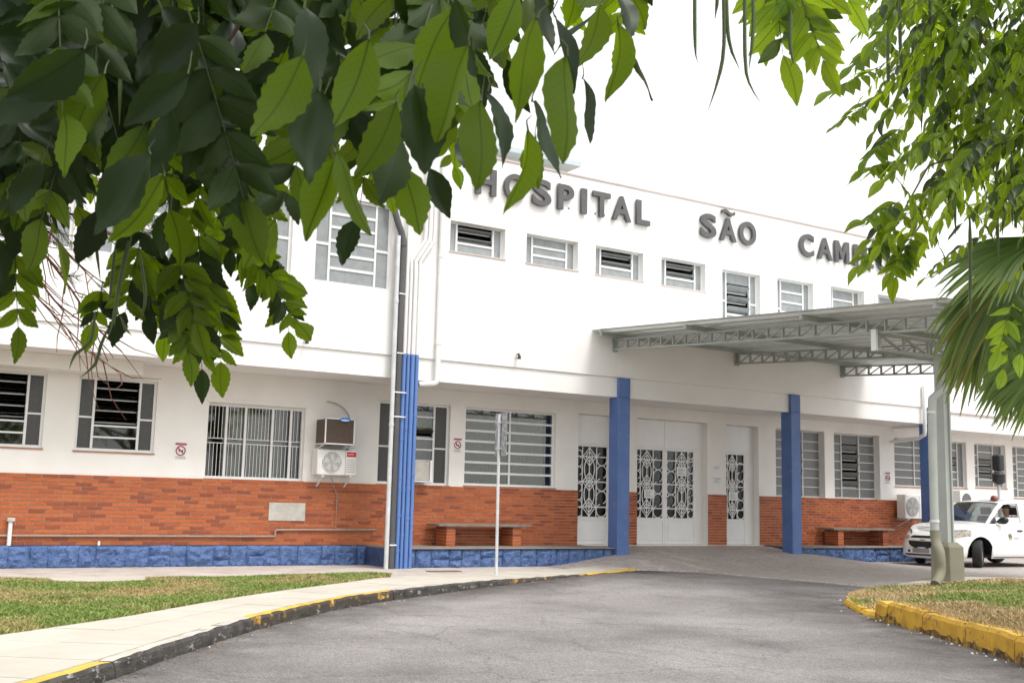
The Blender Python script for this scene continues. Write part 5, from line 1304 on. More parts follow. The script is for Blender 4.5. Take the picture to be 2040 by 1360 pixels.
def leaf_matrix(p, axis, nrm, length):
    a = Vector(axis).normalized(); n_ = Vector(nrm); n_ = (n_-a*n_.dot(a))
    if n_.length < 1e-4: n_ = a.orthogonal()
    n_.normalize(); s = a.cross(n_)
    M_ = Matrix.Identity(4)
    for i in range(3): M_[i][0] = s[i]*length; M_[i][1] = a[i]*length; M_[i][2] = n_[i]*length; M_[i][3] = p[i]
    return M_
def stuff_mesh(name, recs, shapes, m, parent, **kw):
    vs = []; fs = []; us = []; k = 0
    for q, (p, a, n_, ln) in enumerate(r_[:4] for r_ in recs):
        sh = shapes[q % len(shapes)]; M_ = np.array(leaf_matrix(p, a, n_, ln)); vv = sh[0] @ M_[:3, :3].T + M_[:3, 3]
        vs.append(vv); us.append(sh[2]); fs.append(np.array(sh[1])+k); k += len(vv)
    V = np.concatenate(vs)-np.array(ORG[parent]); F = np.concatenate(fs); U = np.concatenate(us)
    me = bpy.data.meshes.new(name); me.vertices.add(len(V)); me.vertices.foreach_set('co', V.ravel()); nf = F.shape[1]
    me.loops.add(F.size); me.loops.foreach_set('vertex_index', F.ravel().astype(np.int32)); me.polygons.add(len(F))
    me.polygons.foreach_set('loop_start', np.arange(0, F.size, nf, dtype=np.int32)); me.polygons.foreach_set('loop_total', np.full(len(F), nf, dtype=np.int32))
    at_ = me.attributes.new('leaf_uv', 'FLOAT_VECTOR', 'POINT'); at_.data.foreach_set('vector', U.ravel())
    me.materials.append(MT[m]); me.polygons.foreach_set('use_smooth', [True]*len(F)); me.update(); me.validate()
    o = bpy.data.objects.new(name, me); ORG[o] = ORG[parent]; return finish(o, parent, kind='stuff', **kw)
def jit(v, s, R_=RND): return Vector((v[0]+R_.uniform(-s, s), v[1]+R_.uniform(-s, s), v[2]+R_.uniform(-s, s)))
def compound(P0, D, N_, Ln, n, ll, leaves, twigs, R_=RND, droop=.25, ang=1.0):
    """pinnate leaf: a rachis with n pairs of leaflets and one at the tip"""
    P0 = Vector(P0); D = Vector(D).normalized(); N_ = Vector(N_); N_ = (N_-D*N_.dot(D)).normalized(); S = D.cross(N_)
    pts = [P0]
    for i in range(1, n+2):
        t = i/(n+1); pts.append(P0+D*(Ln*t)+Vector((0,0,-droop*Ln*t*t)))
    for i in range(1, n+1):
        loc = (pts[i+1]-pts[i-1]).normalized()
        for sg in (-1, 1):
            if R_.random() < .04: continue
            A = loc*.55 + S*sg*.85*ang + Vector((0,0,-.25-R_.random()*.3)); leaves.append((pts[i], jit(A, .14, R_), jit(N_*1.0, .30, R_), ll*R_.uniform(.8, 1.12)*(1-.25*abs(2*(i/n)-1)**2)))
    leaves.append((pts[-1], jit((pts[-1]-pts[-2]).normalized(), .15, R_), jit(N_, .3, R_), ll*R_.uniform(.9, 1.15)))
    twigs.append(pts)
def plant_tree(root, leaves, twigs, m, limit=300, twig_r=.0013):
    """the leaflets that show largest become parts of their own, the rest one part"""
    def size(q):
        p = q[0]+Vector(q[1]).normalized()*q[3]*.5; x, y, d = to_px(p)
        if d < .2 or not (-10 < x < IMG_W+10 and -10 < y < IMG_H+10): return -1
        return q[3]/d
    order = sorted(range(len(leaves)), key=lambda i: -size(leaves[i])); single = [i for i in order[:limit] if size(leaves[i]) > 0]; ss = set(single)
    for i in single:
        p, a, n_, ln = leaves[i][:4]; o = bpy.data.objects.new('leaf', leaf_mesh(i % 8, leaves[i][4] if len(leaves[i]) > 4 else m)); M_ = leaf_matrix(p, a, n_, ln)
        M_.translation -= ORG[root]; o.matrix_local = M_; finish(o, root)
    rest = [leaves[i] for i in range(len(leaves)) if i not in ss]
    near = [q for q in rest if size(q) > .014]; far = [q for q in rest if size(q) <= .014]
    for mm in sorted({q[4] if len(q) > 4 else m for q in rest}):
        a_ = [q for q in near if (q[4] if len(q) > 4 else m) == mm]; b_ = [q for q in far if (q[4] if len(q) > 4 else m) == mm]
        if a_: stuff_mesh('foliage', a_, HI if m == 'leaf' else HN, mm, root)
        if b_: stuff_mesh('foliage', b_, LO if m == 'leaf' else LN, mm, root)
    tw = MB()
    for t_ in twigs: tw.tube(t_, [twig_r*(1.5-.9*i/(len(t_)-1)) for i in range(len(t_))], 5, cap=False)
    if tw.v: tw.build('twigs', 'twig', root, smooth_ang=60, kind='stuff')

# ---- tree over the camera (big leaves at the top left)
T1 = thing('broadleaf_tree', 'broadleaf tree hanging large glossy leaves and long green pods over the lawn', 'tree', (-2.6, -14.2, 0))
lv, tg = [], []
R1 = random.Random(21)
BIG = [ # base x,y  tip x,y  shown width  side shown
(705,-5,668,105,75,'u'),(752,-35,757,95,90,'t'),(850,-20,795,70,80,'u'),(905,18,832,172,85,'u'),(785,62,800,212,72,'t'),(735,80,665,258,105,'u'),(825,170,842,348,85,'t'),
(790,205,705,358,110,'u'),(606,18,632,182,62,'t'),(637,183,610,372,95,'t'),(668,315,600,477,85,'u'),(668,305,742,468,36,'u'),(800,332,838,472,100,'u'),(855,335,902,436,52,'t'),
(935,92,882,287,78,'u'),(950,148,957,247,40,'t'),(958,202,945,380,72,'u'),(912,-8,960,152,42,'t'),(1032,-15,972,122,85,'u'),(1070,38,1024,245,82,'u'),(972,183,1028,318,34,'t'),
(1052,260,1022,432,40,'u'),(1068,278,1077,378,40,'u'),(1060,203,1120,354,16,'t'),(1130,112,1112,327,78,'u'),(1068,-8,1098,112,38,'t'),(1105,33,1158,182,34,'t'),(1148,-28,1128,58,62,'u'),
(1197,12,1160,150,58,'u'),(1232,48,1222,209,50,'u'),(1222,-14,1250,80,30,'t'),(1256,88,1298,202,12,'t'),(1160,158,1183,284,14,'t'),(905,283,902,342,22,'u'),(778,308,745,370,30,'u'),
(785,343,765,404,26,'u'),(1185,-45,1150,32,50,'u'),(195,15,38,78,80,'t'),(168,98,12,188,85,'t'),(125,188,-42,252,85,'t'),(225,18,185,167,80,'u'),(394,48,300,168,95,'t'),(374,148,243,252,85,'t'),
(338,213,305,370,68,'t'),(475,78,375,132,80,'u'),(447,138,372,217,75,'u'),(300,308,197,472,85,'t'),(328,352,213,484,75,'u'),(287,248,205,372,75,'u'),(420,213,380,322,55,'u'),(510,133,448,217,55,'t'),
(598,58,517,167,80,'u'),(604,112,511,280,95,'u'),(482,28,492,112,40,'t'),(380,-22,335,62,90,'t'),(575,-22,545,82,90,'t'),(505,-12,520,62,60,'u'),(75,260,-12,352,80,'t'),(74,308,0,428,55,'u'),
(87,328,30,462,70,'u'),(118,198,105,332,45,'t'),(566,248,530,317,45,'u'),(208,148,140,302,80,'u'),(300,-10,262,120,80,'t'),(120,-10,60,60,80,'t'),(640,-30,660,60,60,'u'),(470,200,440,300,60,'u'),
(255,180,215,290,60,'u'),(150,330,120,420,50,'u'),(60,420,20,520,60,'t'),(190,420,150,520,50,'t'),(985,-20,1010,70,60,'u'),(880,-30,905,40,60,'t'),(950,20,990,110,50,'t'),(1010,120,1050,225,50,'t'),(700,215,735,330,70,'t'),(560,160,590,270,60,'t')]
for q, (bx, by, tx, ty, wpx, sd_) in enumerate(BIG):
    ln = math.hypot(tx-bx, ty-by); real = .128*R1.uniform(.95, 1.05); d = max(1.2, min(2.4, real*FPX/max(ln, 60)))
    if bx < 430: d *= 1.12
    if sd_ == 't': d *= .96
    k = min(1.0, ln/ (real*FPX/d)); ext = real*math.sqrt(max(0, 1-k*k))
    a = at(bx, by, d); b = at(tx, ty, d + (ext if R1.random() < .5 else -ext)*.6); ax = b-a
    cosv = min(1.0, wpx/(ln*.52)); th = math.acos(cosv)*(1 if R1.random() < .5 else -1)+R1.uniform(-.15, .15)
    toc = (CAM-a).normalized(); axn = ax.normalized(); nrm = (toc-axn*toc.dot(axn)).normalized(); nrm = Matrix.Rotation(th, 3, axn) @ nrm
    if sd_ == 'u': nrm = -nrm
    lv.append((a, ax, nrm, ax.length, 'leaf_shaded' if sd_ == 't' or (bx < 330 and R1.random() < .5) else 'leaf'))  # dark copy paints the leaves that hang in shade
    tg.append([a, a+jit((0,0,.012), .004, R1), a+jit((0,0,.03), .012, R1)])
n_big = len(lv)
lv_mark = len(lv)
# compound leaf at the left edge and the hanging cluster below the canopy
def px_compound(x0, y0, x1, y1, d0, d1, n, lpx, face=1, droop=.0, ang=1.0):
    a, b = at(x0, y0, d0), at(x1, y1, d1); toc = (CAM-a).normalized()
    compound(a, b-a, jit(toc*face, .25, R1), (b-a).length, n, lpx*d0/FPX, lv, tg, R1, droop, ang)
px_compound(25, 440, 36, 650, 2.6, 2.6, 5, 78, -1)
for args in ((395,440,402,735,3.2,3.3,9,74,-1),(430,520,440,720,3.4,3.4,7,66,1),(380,470,330,660,3.3,3.4,6,66,1),(400,460,560,560,3.3,3.2,7,64,-1),(480,470,590,640,3.5,3.3,8,60,-1),(350,560,375,700,3.2,3.2,6,66,-1),(470,430,530,540,3.4,3.4,6,62,-1),(310,470,300,620,3.2,3.2,6,72,1),(330,430,480,500,3.3,3.6,5,68,-1),
             (520,380,500,560,3.8,3.8,5,62,1),(290,430,250,620,3.0,3.1,5,80,1),(350,500,390,640,3.0,3.0,4,78,1),(460,330,500,470,3.5,3.5,5,70,-1),(400,380,470,480,3.6,3.6,5,66,-1),(420,300,380,440,3.2,3.2,5,75,1),
             (555,520,575,660,3.4,3.4,4,60,-1),(300,520,340,620,3.3,3.3,4,74,1),(205,560,190,640,3.2,3.2,3,60,1),(740,270,770,380,3.6,3.6,4,55,-1),(880,240,905,330,3.6,3.6,3,50,-1)):
    px_compound(*args)
# dense drooping leaves behind the big ones
def low_edge(x): return interp([(-250,520),(0,390),(110,310),(200,250),(320,270),(420,330),(520,300),(560,250),(700,250),(850,200),(960,150),(1060,60),(1200,-20)], x)
for q in range(130):
    x = R1.uniform(-260, 1060); ymax = low_edge(x)-90
    y = R1.uniform(-260, max(-200, ymax)); d = R1.uniform(1.9, 3.9); P = at(x, y, d)
    D = Vector((R1.uniform(-.5, .5), R1.uniform(-.5, .5), -1.0)); toc = (CAM-P).normalized()
    compound(P, D, jit(toc*R1.choice((1, -1)), .6, R1), R1.uniform(.22, .34), R1.choice((3, 4, 5)), R1.uniform(.10, .13), lv, tg, R1, .1)
for q in range(150):  # extra leaves packed in at the left to darken it
    x = R1.uniform(-420, 430); y = R1.uniform(-420, min(220, low_edge(x)-130)); d = R1.uniform(2.2, 4.4); P = at(x, y, d)
    compound(P, Vector((R1.uniform(-.6, .6), R1.uniform(-.6, .6), -.8)), Vector((R1.uniform(-.7,.7), R1.uniform(-.7,.7), .8)), R1.uniform(.22, .34), 5, R1.uniform(.11, .14), lv, tg, R1, .15)
# the rest of the crown, unseen round the trunk, added dense to block light
for q in range(620):
    th = R1.uniform(0, 2*math.pi); rr = 4.6*math.sqrt(R1.random()); P = Vector((-1.9+rr*math.cos(th), -15.6+rr*math.sin(th), R1.uniform(2.7, 5.6)-.10*rr))
    x, y, d = to_px(P)
    if d > .1 and -150 < x < IMG_W+150 and y > -120: continue
    if (P-CAM).length < 1.2: continue
    compound(P, Vector((R1.uniform(-1, 1), R1.uniform(-1, 1), -.5)), Vector((R1.uniform(-.4,.4), R1.uniform(-.4,.4), 1)), R1.uniform(.25, .4), 5, .125, lv, tg, R1, .25)
for i in range(len(lv)):
    if i >= lv_mark and len(lv[i]) == 4:
        x_, y_, d_ = to_px(lv[i][0]); pr = .28 if y_ > 330 else (.85 if x_ < 480 else .5); lv[i] = lv[i] + ('leaf_shaded' if R1.random() < pr else 'leaf',)  # dark copy chosen most at the left, painting the canopy shade
plant_tree(T1, lv, tg, 'leaf')
tr = MB().tube(spline([(-2.6,-14.2,-.05),(-2.55,-14.3,.8),(-2.4,-14.5,1.8),(-2.2,-14.9,2.7)], .2), [.20-.0075*i for i in range(len(spline([(-2.6,-14.2,-.05),(-2.55,-14.3,.8),(-2.4,-14.5,1.8),(-2.2,-14.9,2.7)], .2)))], 14)
tr.build('trunk', 'bark', T1, smooth_ang=60)
def limb(root, pts, r0, r1, m='bark'):
    s_ = spline(pts, .15); MB().tube(s_, [r0+(r1-r0)*i/(len(s_)-1) for i in range(len(s_))], 9).build('branch', m, root, smooth_ang=60)
limb(T1, [(-2.25,-14.8,2.5),(-1.6,-15.6,3.3),(-.4,-16.6,3.6),(.9,-17.2,3.2)], .10, .02); limb(T1, [(-2.2,-14.9,2.6),(-2.0,-15.2,3.6),(-1.4,-15.2,4.6)], .11, .03); limb(T1, [(-2.25,-14.8,2.5),(-3.2,-15.4,3.4),(-4.4,-15.8,4.0)], .09, .02)
limb(T1, [(-1.6,-15.6,3.3),(-.9,-15.5,3.2),(-.3,-15.7,2.95),tuple(at(260,-60,2.6))], .05, .008); limb(T1, [(.9,-17.2,3.2),tuple(at(600,-260,1.8)),tuple(at(880,-90,1.7)),tuple(at(1120,-60,1.7))], .02, .005)
for pts in ([(262,-20,2.4),(275,60,2.4),(250,140,2.5)], [(480,30,2.2),(470,60,2.2),(430,120,2.3)], [(135,260,2.5),(140,300,2.5),(148,350,2.6),(150,395,2.6)]): limb(T1, [tuple(at(*p)) for p in pts], .006, .003)
def pod(root, pts, r=.0045):
    s_ = spline([tuple(at(*p)) for p in pts], .02); n_ = len(s_)
    MB().tube(s_, [r*min(1, .35+4*i/n_)*min(1, .12+3.0*(1-i/(n_-1))) for i in range(n_)], 7).build('pod', 'pod', root, smooth_ang=70)
for pts in ([(262,470,2.6),(240,560,2.6),(225,640,2.6),(212,680,2.6)], [(255,480,2.7),(235,580,2.7),(228,650,2.7)], [(190,620,2.8),(180,680,2.8),(150,705,2.8),(138,735,2.8)], [(215,655,2.8),(200,690,2.8),(190,725,2.8),(160,752,2.8)],
            [(242,40,2.2),(240,150,2.2),(238,250,2.2)], [(345,340,2.8),(338,420,2.8),(336,470,2.8)], [(195,380,2.9),(192,480,2.9),(200,560,2.9)], [(278,500,2.9),(290,590,2.9),(280,640,2.9)], [(165,430,2.7),(160,500,2.7),(155,540,2.7)], [(230,490,2.8),(222,570,2.8),(215,610,2.8)], [(240,630,2.7),(250,655,2.7),(262,668,2.7)]):
    pod(T1, pts)

# ---- tree by the lane (right), finer leaves
T2 = thing('broadleaf_tree', 'bright green tree with fine feathery leaflets and hanging pods beside the fan palm', 'tree', (8.9, -15.6, .18))
lv, tg = [], []; R2 = random.Random(5)
left_edge = [(-250,1640),(0,1695),(80,1700),(140,1680),(180,1690),(240,1735),(310,1760),(370,1800),(410,1770),(450,1740),(500,1745),(540,1770),(560,1820)]
def right_ok(x, y):
    if y > 540: return False
    if y > 470 and 1795 < x < 1885: return False
    if y > 380 and x > 1850: return R2.random() < .06
    return x > interp(left_edge, y+60)+70
cnt = 0
while cnt < 480:
    x = R2.uniform(1640, 2330); y = R2.uniform(-260, 700)
    if not right_ok(x, y): continue
    cnt += 1; d = R2.uniform(4.2, 6.6); P = at(x, y, d); sx = -1 if R2.random() < .85 else 1
    D = RT*(sx*R2.uniform(.5, 1)) + Vector((0,0,-1))*R2.uniform(.25, .8) + FW*R2.uniform(-.4, .4)
    dens = 1.0
    compound(P-D.normalized()*.12, D, Vector((R2.uniform(-.5,.5), R2.uniform(-.5,.5), 1))+(CAM-P).normalized()*R2.uniform(-.3, .8), R2.uniform(.24, .36), R2.choice((6, 7, 8)), R2.uniform(.08, .11), lv, tg, R2, .35, .62)
for x0, y0, x1, y1 in ((1815,420,1735,500),(1825,450,1785,540),(1795,400,1725,430),(1775,420,1712,515),(1760,130,1665,170),(1765,180,1680,230),(1790,320,1725,330),(1820,470,1775,530),(1780,60,1700,120),(1800,250,1735,300)):
    a = at(x0, y0, 5.2); b = at(x1, y1, 5.1); compound(a, b-a, Vector((0,0,1))+(CAM-a).normalized()*.5, (b-a).length, 6, .125, lv, tg, R2, .1)
for x0, y0, x1, y1 in ((2030,560,1990,680),(2045,600,2000,720),(2055,580,2035,690)):
    a = at(x0, y0, 4.6); b = at(x1, y1, 4.5); compound(a, b-a, (CAM-a).normalized()*-1, (b-a).length, 4, .12, lv, tg, R2, .1)
for q in range(380):
    th = R2.uniform(0, 2*math.pi); rr = 3.6*math.sqrt(R2.random()); P = Vector((8.3+rr*math.cos(th), -15.6+rr*math.sin(th), R2.uniform(2.8, 6.5)))
    x, y, d = to_px(P)
    if d > .1 and -100 < x < IMG_W+60 and y > -90: continue
    compound(P, Vector((R2.uniform(-1, 1), R2.uniform(-1, 1), -.5)), Vector((R2.uniform(-.4,.4), R2.uniform(-.4,.4), 1)), .32, 6, .125, lv, tg, R2, .3)
for args in ((1560,-120,1600,60,2.5,2.5,5,92,-1),(1600,-90,1650,60,2.6,2.6,5,85,-1),(1540,-60,1560,110,2.5,2.5,4,95,-1),(1590,-20,1640,120,2.4,2.4,4,80,1),(1510,-110,1530,40,2.6,2.6,4,85,-1),(1620,-120,1690,0,2.7,2.7,5,85,-1)):
    px_compound(*args)       # low sprig of this tree against the open sky
lv = [q + ('leaf_r_shaded' if R2.random() < .08+.20*(to_px(q[0])[0] > 1860) else 'leaf_r',) for q in lv]  # more of the dark copy at the right, painting the shaded crown
plant_tree(T2, lv, tg, 'leaf_r')
s_ = spline([(8.9,-15.6,.1),(8.85,-15.6,1.2),(8.7,-15.5,2.4),(8.4,-15.4,3.6)], .2); MB().tube(s_, [.17-.004*i for i in range(len(s_))], 14).build('trunk', 'bark', T2, smooth_ang=60)
limb(T2, [(8.7,-15.5,2.4),(7.6,-15.2,3.2),(6.4,-15.0,3.7),(5.3,-15.0,3.6)], .07, .012); limb(T2, [(8.5,-15.45,3.2),(7.8,-14.8,4.0),(6.6,-14.5,4.1),tuple(at(1850,-60,6.0))], .06, .008); limb(T2, [(8.4,-15.4,3.5),(8.8,-15.8,4.6),(9.4,-16.4,5.4)], .08, .02)
limb(T2, [(6.4,-15.0,3.7),tuple(at(2020,60,5.6)),tuple(at(2005,130,5.5)),tuple(at(1990,175,5.4))], .014, .006); limb(T2, [(6.4,-15.0,3.7),tuple(at(1990,300,5.4)),tuple(at(1850,330,5.2)),tuple(at(1800,420,5.1))], .014, .004)
for x, y0, y1 in ((1768,60,210),(1792,-20,170),(1818,60,140),(1836,90,265),(1852,-20,180),(1900,300,470),(1932,430,640),(1985,330,520),(2000,340,470),(2015,300,450)):
    pod(T2, [(x, y0, 4.6), (x+1, (y0+y1)/2, 4.6), (x+R2.uniform(-4, 6), y1, 4.6)], .0075)
limb(T2, [(8.6,-15.55,3.0),(6.5,-16.6,3.6),(4.2,-17.0,3.3),tuple(at(1580,-330,2.6)),tuple(at(1575,-60,2.55))], .04, .004)
for pts in ([(1384,-60,2.3),(1384,60,2.3),(1386,110,2.3),(1390,125,2.3)], [(1440,-60,2.3),(1442,90,2.3),(1430,160,2.3),(1410,222,2.3)], [(1446,-40,2.35),(1452,80,2.35),(1474,140,2.35)], [(1484,-60,2.3),(1484,110,2.3),(1492,165,2.3),(1515,205,2.3)], [(1500,-40,2.4),(1500,60,2.4),(1492,140,2.4)], [(1576,20,2.3),(1574,90,2.3),(1582,130,2.3)], [(1430,-30,2.4),(1428,10,2.4),(1424,40,2.4)]):
    pod(T2, pts, .0042)

# ---- fan palm
PT = Vector((10.55, -12.35, .19)); PALM = thing('fan_palm', 'fan palm with drooping pleated green and yellowing fronds beside the canopy column', 'palm', tuple(PT))
R3 = random.Random(9)
MB().tube(spline([(10.55,-12.35,.1),(10.5,-12.35,1.4),(10.45,-12.33,2.7),(10.42,-12.3,3.9)], .3), .15, 14).build('trunk', 'bark', PALM, smooth_ang=60)
def frond(hub, axis, nrm, nb, spread, ln, droop, dry=.0, single=True, root=PALM):
    hub = Vector(hub); A = Vector(axis).normalized(); N_ = Vector(nrm); N_ = (N_-A*N_.dot(A)).normalized(); S = A.cross(N_); crown = Vector((10.42,-12.3,3.9))
    pet = spline([tuple(crown), tuple(crown.lerp(hub, .5)+Vector((0,0,.18))), tuple(hub)], .12)
    F_ = MB().tube(pet, [.022-.010*i/(len(pet)-1) for i in range(len(pet))], 7).build('frond', 'palm', root, smooth_ang=60)
    allm = MB()
    for k in range(nb):
        u = -1+2*k/(nb-1); th = u*spread; d = A*math.cos(th)+S*math.sin(th); l_ = ln*(1-.28*abs(u)**2)*R3.uniform(.9, 1.06); wv = (N_.cross(d)).normalized()
        wd = .038*(ln/1.0); mb = MB(); n_ = 9
        hang = droop*R3.uniform(.7, 1.35)
        for i in range(n_+1):
            t = i/n_; drop = hang*l_*max(0, t-.45)**1.7; p = hub + d*l_*t*(1-.25*max(0, t-.6)*hang) + Vector((0,0,-drop)) + N_*(.03*math.sin(k*1.7))*t
            w_ = wd*(.25+1.25*min(1, t/.45))*(1 if t < .45 else max(.05, 1-(t-.45)/.56)); fold = N_*w_*.55
            mb.v += [p-wv*w_-fold, p, p+wv*w_-fold]
        for i in range(n_):
            a = i*3; mb.f += [(a, a+1, a+4, a+3), (a+1, a+2, a+5, a+4)]; mb.mi += [0, 0]
        if single: mb.build('blade', 'palm_dry' if R3.random() < dry else 'palm', F_, smooth_ang=30)
        else: allm.add(mb.v, mb.f)
    if not single and allm.v: allm.build('blades', 'palm', F_, smooth_ang=30, kind='stuff')
toC = (CAM-PT).normalized(); dn = Vector((0,0,-1))
frond(at(2075,470,10.2), -RT*1.0+dn*.40, toC*.7+Vector((0,0,.7)), 30, .75, 1.10, .55, .05)
frond(at(2048,522,10.6), -RT*.75+dn*.75, toC*.9+Vector((0,0,.3)), 30, .60, 1.25, .85, .10)
frond(at(1996,572,10.9), -RT*.5+dn*1.0, toC*1.0, 26, .38, 1.15, .4, .25)
frond(at(2058,650,9.9), -RT*.45+dn*.95, toC*.9+Vector((0,0,.3)), 24, .42, .92, .2, .05)
frond(at(2100,700,9.7), -RT*.50+dn*.70, toC*.8+Vector((0,0,.4)), 22, .6, .80, .25, .0)
frond(at(2060,560,11.2), -RT*.1+dn*1.0, toC, 24, .5, .95, .3, .1)
frond(at(2110,430,10.2), -RT*.4+dn*-.1, toC*.3+Vector((0,0,1)), 26, .9, 1.0, .6, .05)
for q in range(9):
    th = R3.uniform(-1.4, 1.9); v = RT*math.cos(th)+FW*math.sin(th)*.8+Vector((0,0,R3.uniform(-.4, .8)))
    if v.dot(RT) < 0: v = v-RT*2*v.dot(RT)
    frond(Vector((10.42,-12.3,3.9))+v*.8, v, Vector((0,0,1)), 26, 1.0, 1.0, .5, 0, False)

# ---- conifer with bare reddish twigs between the near tree and the building
T4 = thing('conifer', 'thin needled conifer with drooping reddish bare twigs in front of the louvred windows', 'tree', (-1.9, -9.6, 0))
s_ = spline([(-1.9,-9.6,-.05),(-1.85,-9.6,2.0),(-1.8,-9.55,5.0),(-1.75,-9.5,7.5)], .4); MB().tube(s_, [.16-.006*i for i in range(len(s_))], 12).build('trunk', 'bark', T4, smooth_ang=60)
R4 = random.Random(3); nd = []; reds = MB()
def cbranch(pts, r0, needles, side=True, bare=False):
    P = spline([tuple(at(*p)) for p in pts], .06); n_ = len(P)
    MB().tube(P, [r0*(1-.75*i/(n_-1)) for i in range(n_)], 6).build('branch', 'twig_red', T4, smooth_ang=60)
    for i in range(2, n_):
        if R4.random() < .85:
            D = (P[min(i+1, n_-1)]-P[i-1]).normalized(); tip = P[i]+(D*R4.uniform(.5, 1)+jit((0,0,-.3), .7, R4))*R4.uniform(.12, .35)
            mid = P[i].lerp(tip, .5)+jit((0,0,-.02), .03, R4); reds.tube([P[i], mid, tip], [.004, .003, .0015], 4, cap=False)
            if needles and R4.random() < needles:
                for k in range(48):
                    q = mid.lerp(tip, R4.random()*1.1); nd.append((q, jit((tip-mid).normalized(), .8, R4), jit((0,0,1), .8, R4), R4.uniform(.05, .09)))
for pts, r_, ne in (([(-60,330,6.4),(60,330,6.5),(160,330,6.6),(250,345,6.7),(320,360,6.8)], .016, .95), ([(-60,260,6.4),(80,270,6.5),(190,300,6.6),(280,330,6.7)], .016, .95), ([(-60,390,6.3),(60,400,6.4),(150,430,6.5),(230,470,6.5),(290,440,6.5)], .014, .8),
                    ([(-40,440,6.2),(60,480,6.3),(130,560,6.4),(180,640,6.4),(215,720,6.4)], .011, .0), ([(-40,480,6.2),(50,520,6.3),(110,600,6.3),(180,650,6.3),(230,665,6.3)], .010, .0), ([(-40,520,6.2),(40,560,6.2),(100,620,6.3),(170,690,6.3),(240,745,6.3)], .008, .0),
                    ([(-30,430,6.2),(80,450,6.3),(150,520,6.4),(200,560,6.4),(230,580,6.4)], .010, .1), ([(0,300,6.6),(120,360,6.6),(200,380,6.7),(260,400,6.8)], .012, .9), ([(-60,200,6.5),(100,220,6.5),(220,250,6.6),(330,300,6.7)], .014, .9), ([(-60,460,6.3),(20,470,6.3),(90,500,6.3),(140,560,6.3)], .009, .1)):
    cbranch(pts, r_, ne)
reds.build('twigs', 'twig_red', T4, kind='stuff')
nee = (np.array([(-.03,0,0),(.03,0,0),(.012,1,0),(-.012,1,0)]), [(0,1,2,3)], np.array([(.2,.1,0)]*4))
for q in range(60):     # crown beyond the frame
    th = R4.uniform(0, 6.28); z = R4.uniform(2.5, 8); rr = R4.uniform(.3, 1.9)*(1-.08*z); c = Vector((-1.8+rr*math.cos(th), -9.55+rr*math.sin(th), z)); x, y, d = to_px(c)
    if -20 < x < IMG_W and y > 0: continue
    for k in range(40): nd.append((jit(c, .22, R4), jit((0,0,-.2), 1, R4), jit((0,0,1), .8, R4), R4.uniform(.07, .12)))
stuff_mesh('needles', nd, [nee], 'needle', T4)

# ------------------------------------------------------------------ grass and litter
def grass_mat(name, green, green2, dry, scale, lo_, hi_):
    m, n, b = nodes_of(name); p = posnode(n); t = noise_n(n, p, scale, 5, .6); r = ramp(n, t.outputs['Fac'], lo_, hi_)
    g_ = n.nodes.new('ShaderNodeNewGeometry'); rr = ramp(n, g_.outputs['Random Per Island'], 0, 1, green, green2); rd = ramp(n, g_.outputs['Random Per Island'], 0, 1, dry, tuple(x*1.35 for x in dry))
    L(n, mixc(n, r.outputs['Color'], rr.outputs['Color'], rd.outputs['Color']), b.inputs['Base Color']); b.inputs['Roughness'].default_value = .6; return m
MT['grass'] = grass_mat('lawn_grass', (.15,.23,.04), (.29,.37,.085), (.40,.31,.14), .6, .47, .62)
MT['grass_i'] = grass_mat('island_grass', (.14,.22,.04), (.28,.36,.08), (.44,.33,.17), .5, .40, .52)
def grass(name, poly, n, zf, hmin, hmax, m, bb, dens=None, seed=1, **kw):
    rs = np.random.RandomState(seed); X = rs.uniform(bb[0], bb[1], n*3); Y = rs.uniform(bb[2], bb[3], n*3); ok = pip(poly, X, Y)
    if dens is not None: ok &= ~dens(X, Y)
    X, Y = X[ok][:n], Y[ok][:n]; n = len(X)
    dist = np.hypot(X, Y+18.7); Z = np.array([zf(x, y) for x, y in zip(X, Y)]); h = rs.uniform(hmin, hmax, n)*(.6+.8*(np.sin(X*3.1)*np.cos(Y*2.7)*.5+.5)*.6); a = rs.uniform(0, 6.283, n); w = rs.uniform(.003, .0065, n)*(1+.05*dist)*.75; ln = rs.uniform(-.9, .9, (n, 2))
    V = np.zeros((n, 4, 3)); c, s = np.cos(a)*w, np.sin(a)*w
    V[:,0] = np.stack([X-c, Y-s, Z], 1); V[:,1] = np.stack([X+c, Y+s, Z], 1)
    V[:,2] = np.stack([X+c*.7+ln[:,0]*h*.45, Y+s*.7+ln[:,1]*h*.45, Z+h*.65], 1); V[:,3] = np.stack([X+ln[:,0]*h, Y+ln[:,1]*h, Z+h*.92], 1)
    F = np.arange(n*4, dtype=np.int32).reshape(n, 4)
    me = bpy.data.meshes.new(name); me.vertices.add(n*4); me.vertices.foreach_set('co', V.ravel()); me.loops.add(n*4); me.loops.foreach_set('vertex_index', F.ravel()); me.polygons.add(n)
    me.polygons.foreach_set('loop_start', np.arange(0, n*4, 4, dtype=np.int32)); me.polygons.foreach_set('loop_total', np.full(n, 4, dtype=np.int32)); me.materials.append(MT[m]); me.update(); me.validate()
    o = bpy.data.objects.new(name, me); ORG[o] = Vector(); return finish(o, None, kind='stuff', **kw)
_lid = lambda X, Y: (X > 2.88) & (X < 4.22) & (Y > -2.43) & (Y < -1.5)
lp = np.array(lawn_poly)
grass('lawn_grass', lawn_poly, 240000, lambda x, y: .003, .03, .07, 'grass', (-1.5, 8.4, -10.2, -1.0), dens=_lid, seed=4, label='short green lawn with dry brown patches between sidewalk and building', cat='grass')
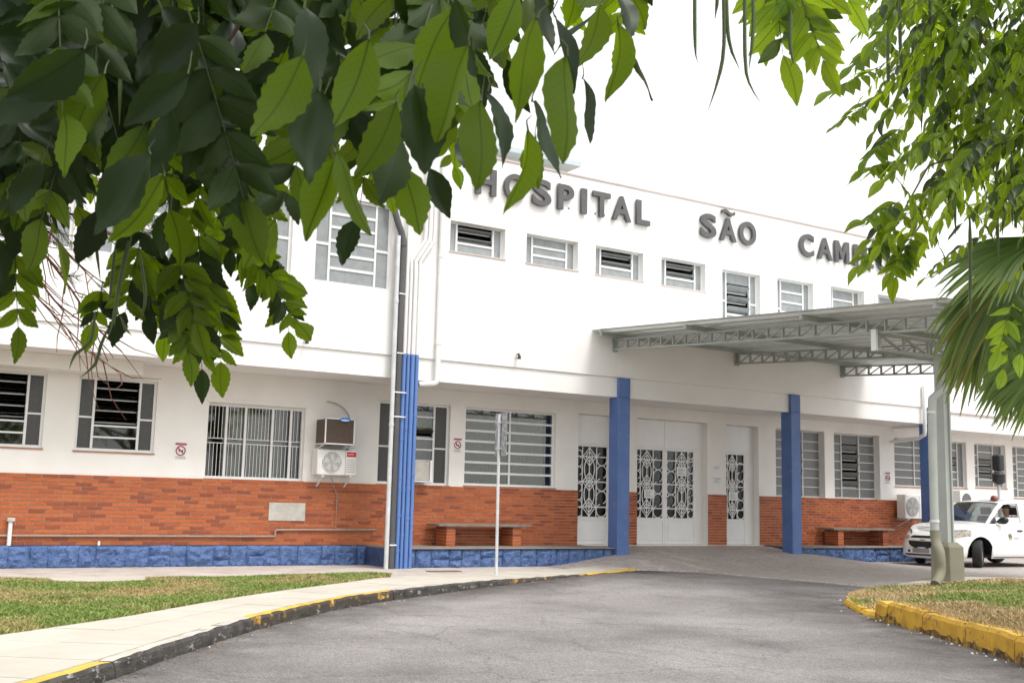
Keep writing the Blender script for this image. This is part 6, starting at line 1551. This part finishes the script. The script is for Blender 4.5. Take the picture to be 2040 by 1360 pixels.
gi = [(p.x, p.y) for p in spline([(4.2,-21.5,0),(6.0,-18.4,0),(7.9,-15.2,0),(9.62,-12.4,0),(10.45,-11.0,0),(11.4,-9.45,0),(12.2,-8.15,0),(12.9,-7.3,0),(13.4,-6.92,0),(14.1,-6.63,0),(14.6,-6.62,0),(14.7,-6.95,0),(15.3,-7.2,0),(16.4,-7.5,0),(16.95,-7.8,0),(18.4,-8.4,0)], .3)] + [(20,-20)]
grass('island_grass', gi, 120000, lambda x, y: iz(x, y), .03, .07, 'grass_i', (7.5, 18.5, -16, -6.5), seed=8, label='patchy green and straw coloured grass on the traffic island', cat='grass')
# pale crumbs of mortar, dry leaves and grit along the kerbs
rs = random.Random(12); lt = MB(); lt2 = MB()
def crumb(mb, x, y, z, s):
    a = rs.uniform(0, 6.28); c, d = math.cos(a)*s, math.sin(a)*s; mb.add([(x-c, y-d, z), (x+d*.6, y-c*.6, z+s*.2), (x+c, y+d, z+s*.1), (x-d*.7, y+c*.7, z+s*.3), (x, y, z+s*.8)], [(0,1,4),(1,2,4),(2,3,4),(3,0,4),(0,3,2,1)])
for p in isl:
    if 8.8 < p.x < 13.4 and p.y > -13.5:
        for k in range(4):
            if rs.random() < .35: x = p.x-abs(rs.gauss(0, .07))-.03; y = p.y+rs.uniform(-.12, .12)+.02; crumb(lt, x, y, rz(x, y)+.002, rs.uniform(.005, .028)**1.0)
for p in kerbL:
    if p.x > 1.3:
        for k in range(4):
            x = p.x+abs(rs.gauss(0, .07))+.03; y = p.y-abs(rs.gauss(0, .05))-.03; crumb(lt if rs.random() < .06 else lt2, x, y, rz(x, y)+.002, rs.uniform(.006, .018))
for k in range(130):
    x, y = rs.uniform(2, 13), rs.uniform(-13, -3)
    crumb(lt2, x, y, rz(x, y)+.002, rs.uniform(.005, .014))
MT['crumb'] = mat('pale_crumbs', (.62,.57,.50), (.75,.72,.67), .9, 20); MT['crumb2'] = mat('dry_leaf_bits', (.17,.11,.06), (.26,.18,.10), .9, 20)
lt.build('kerb_crumbs', 'crumb', kind='stuff', label='pale broken crumbs scattered along the foot of the kerbs', cat='litter'); lt2.build('leaf_litter', 'crumb2', kind='stuff', label='small brown dry leaf bits scattered on the road', cat='litter')
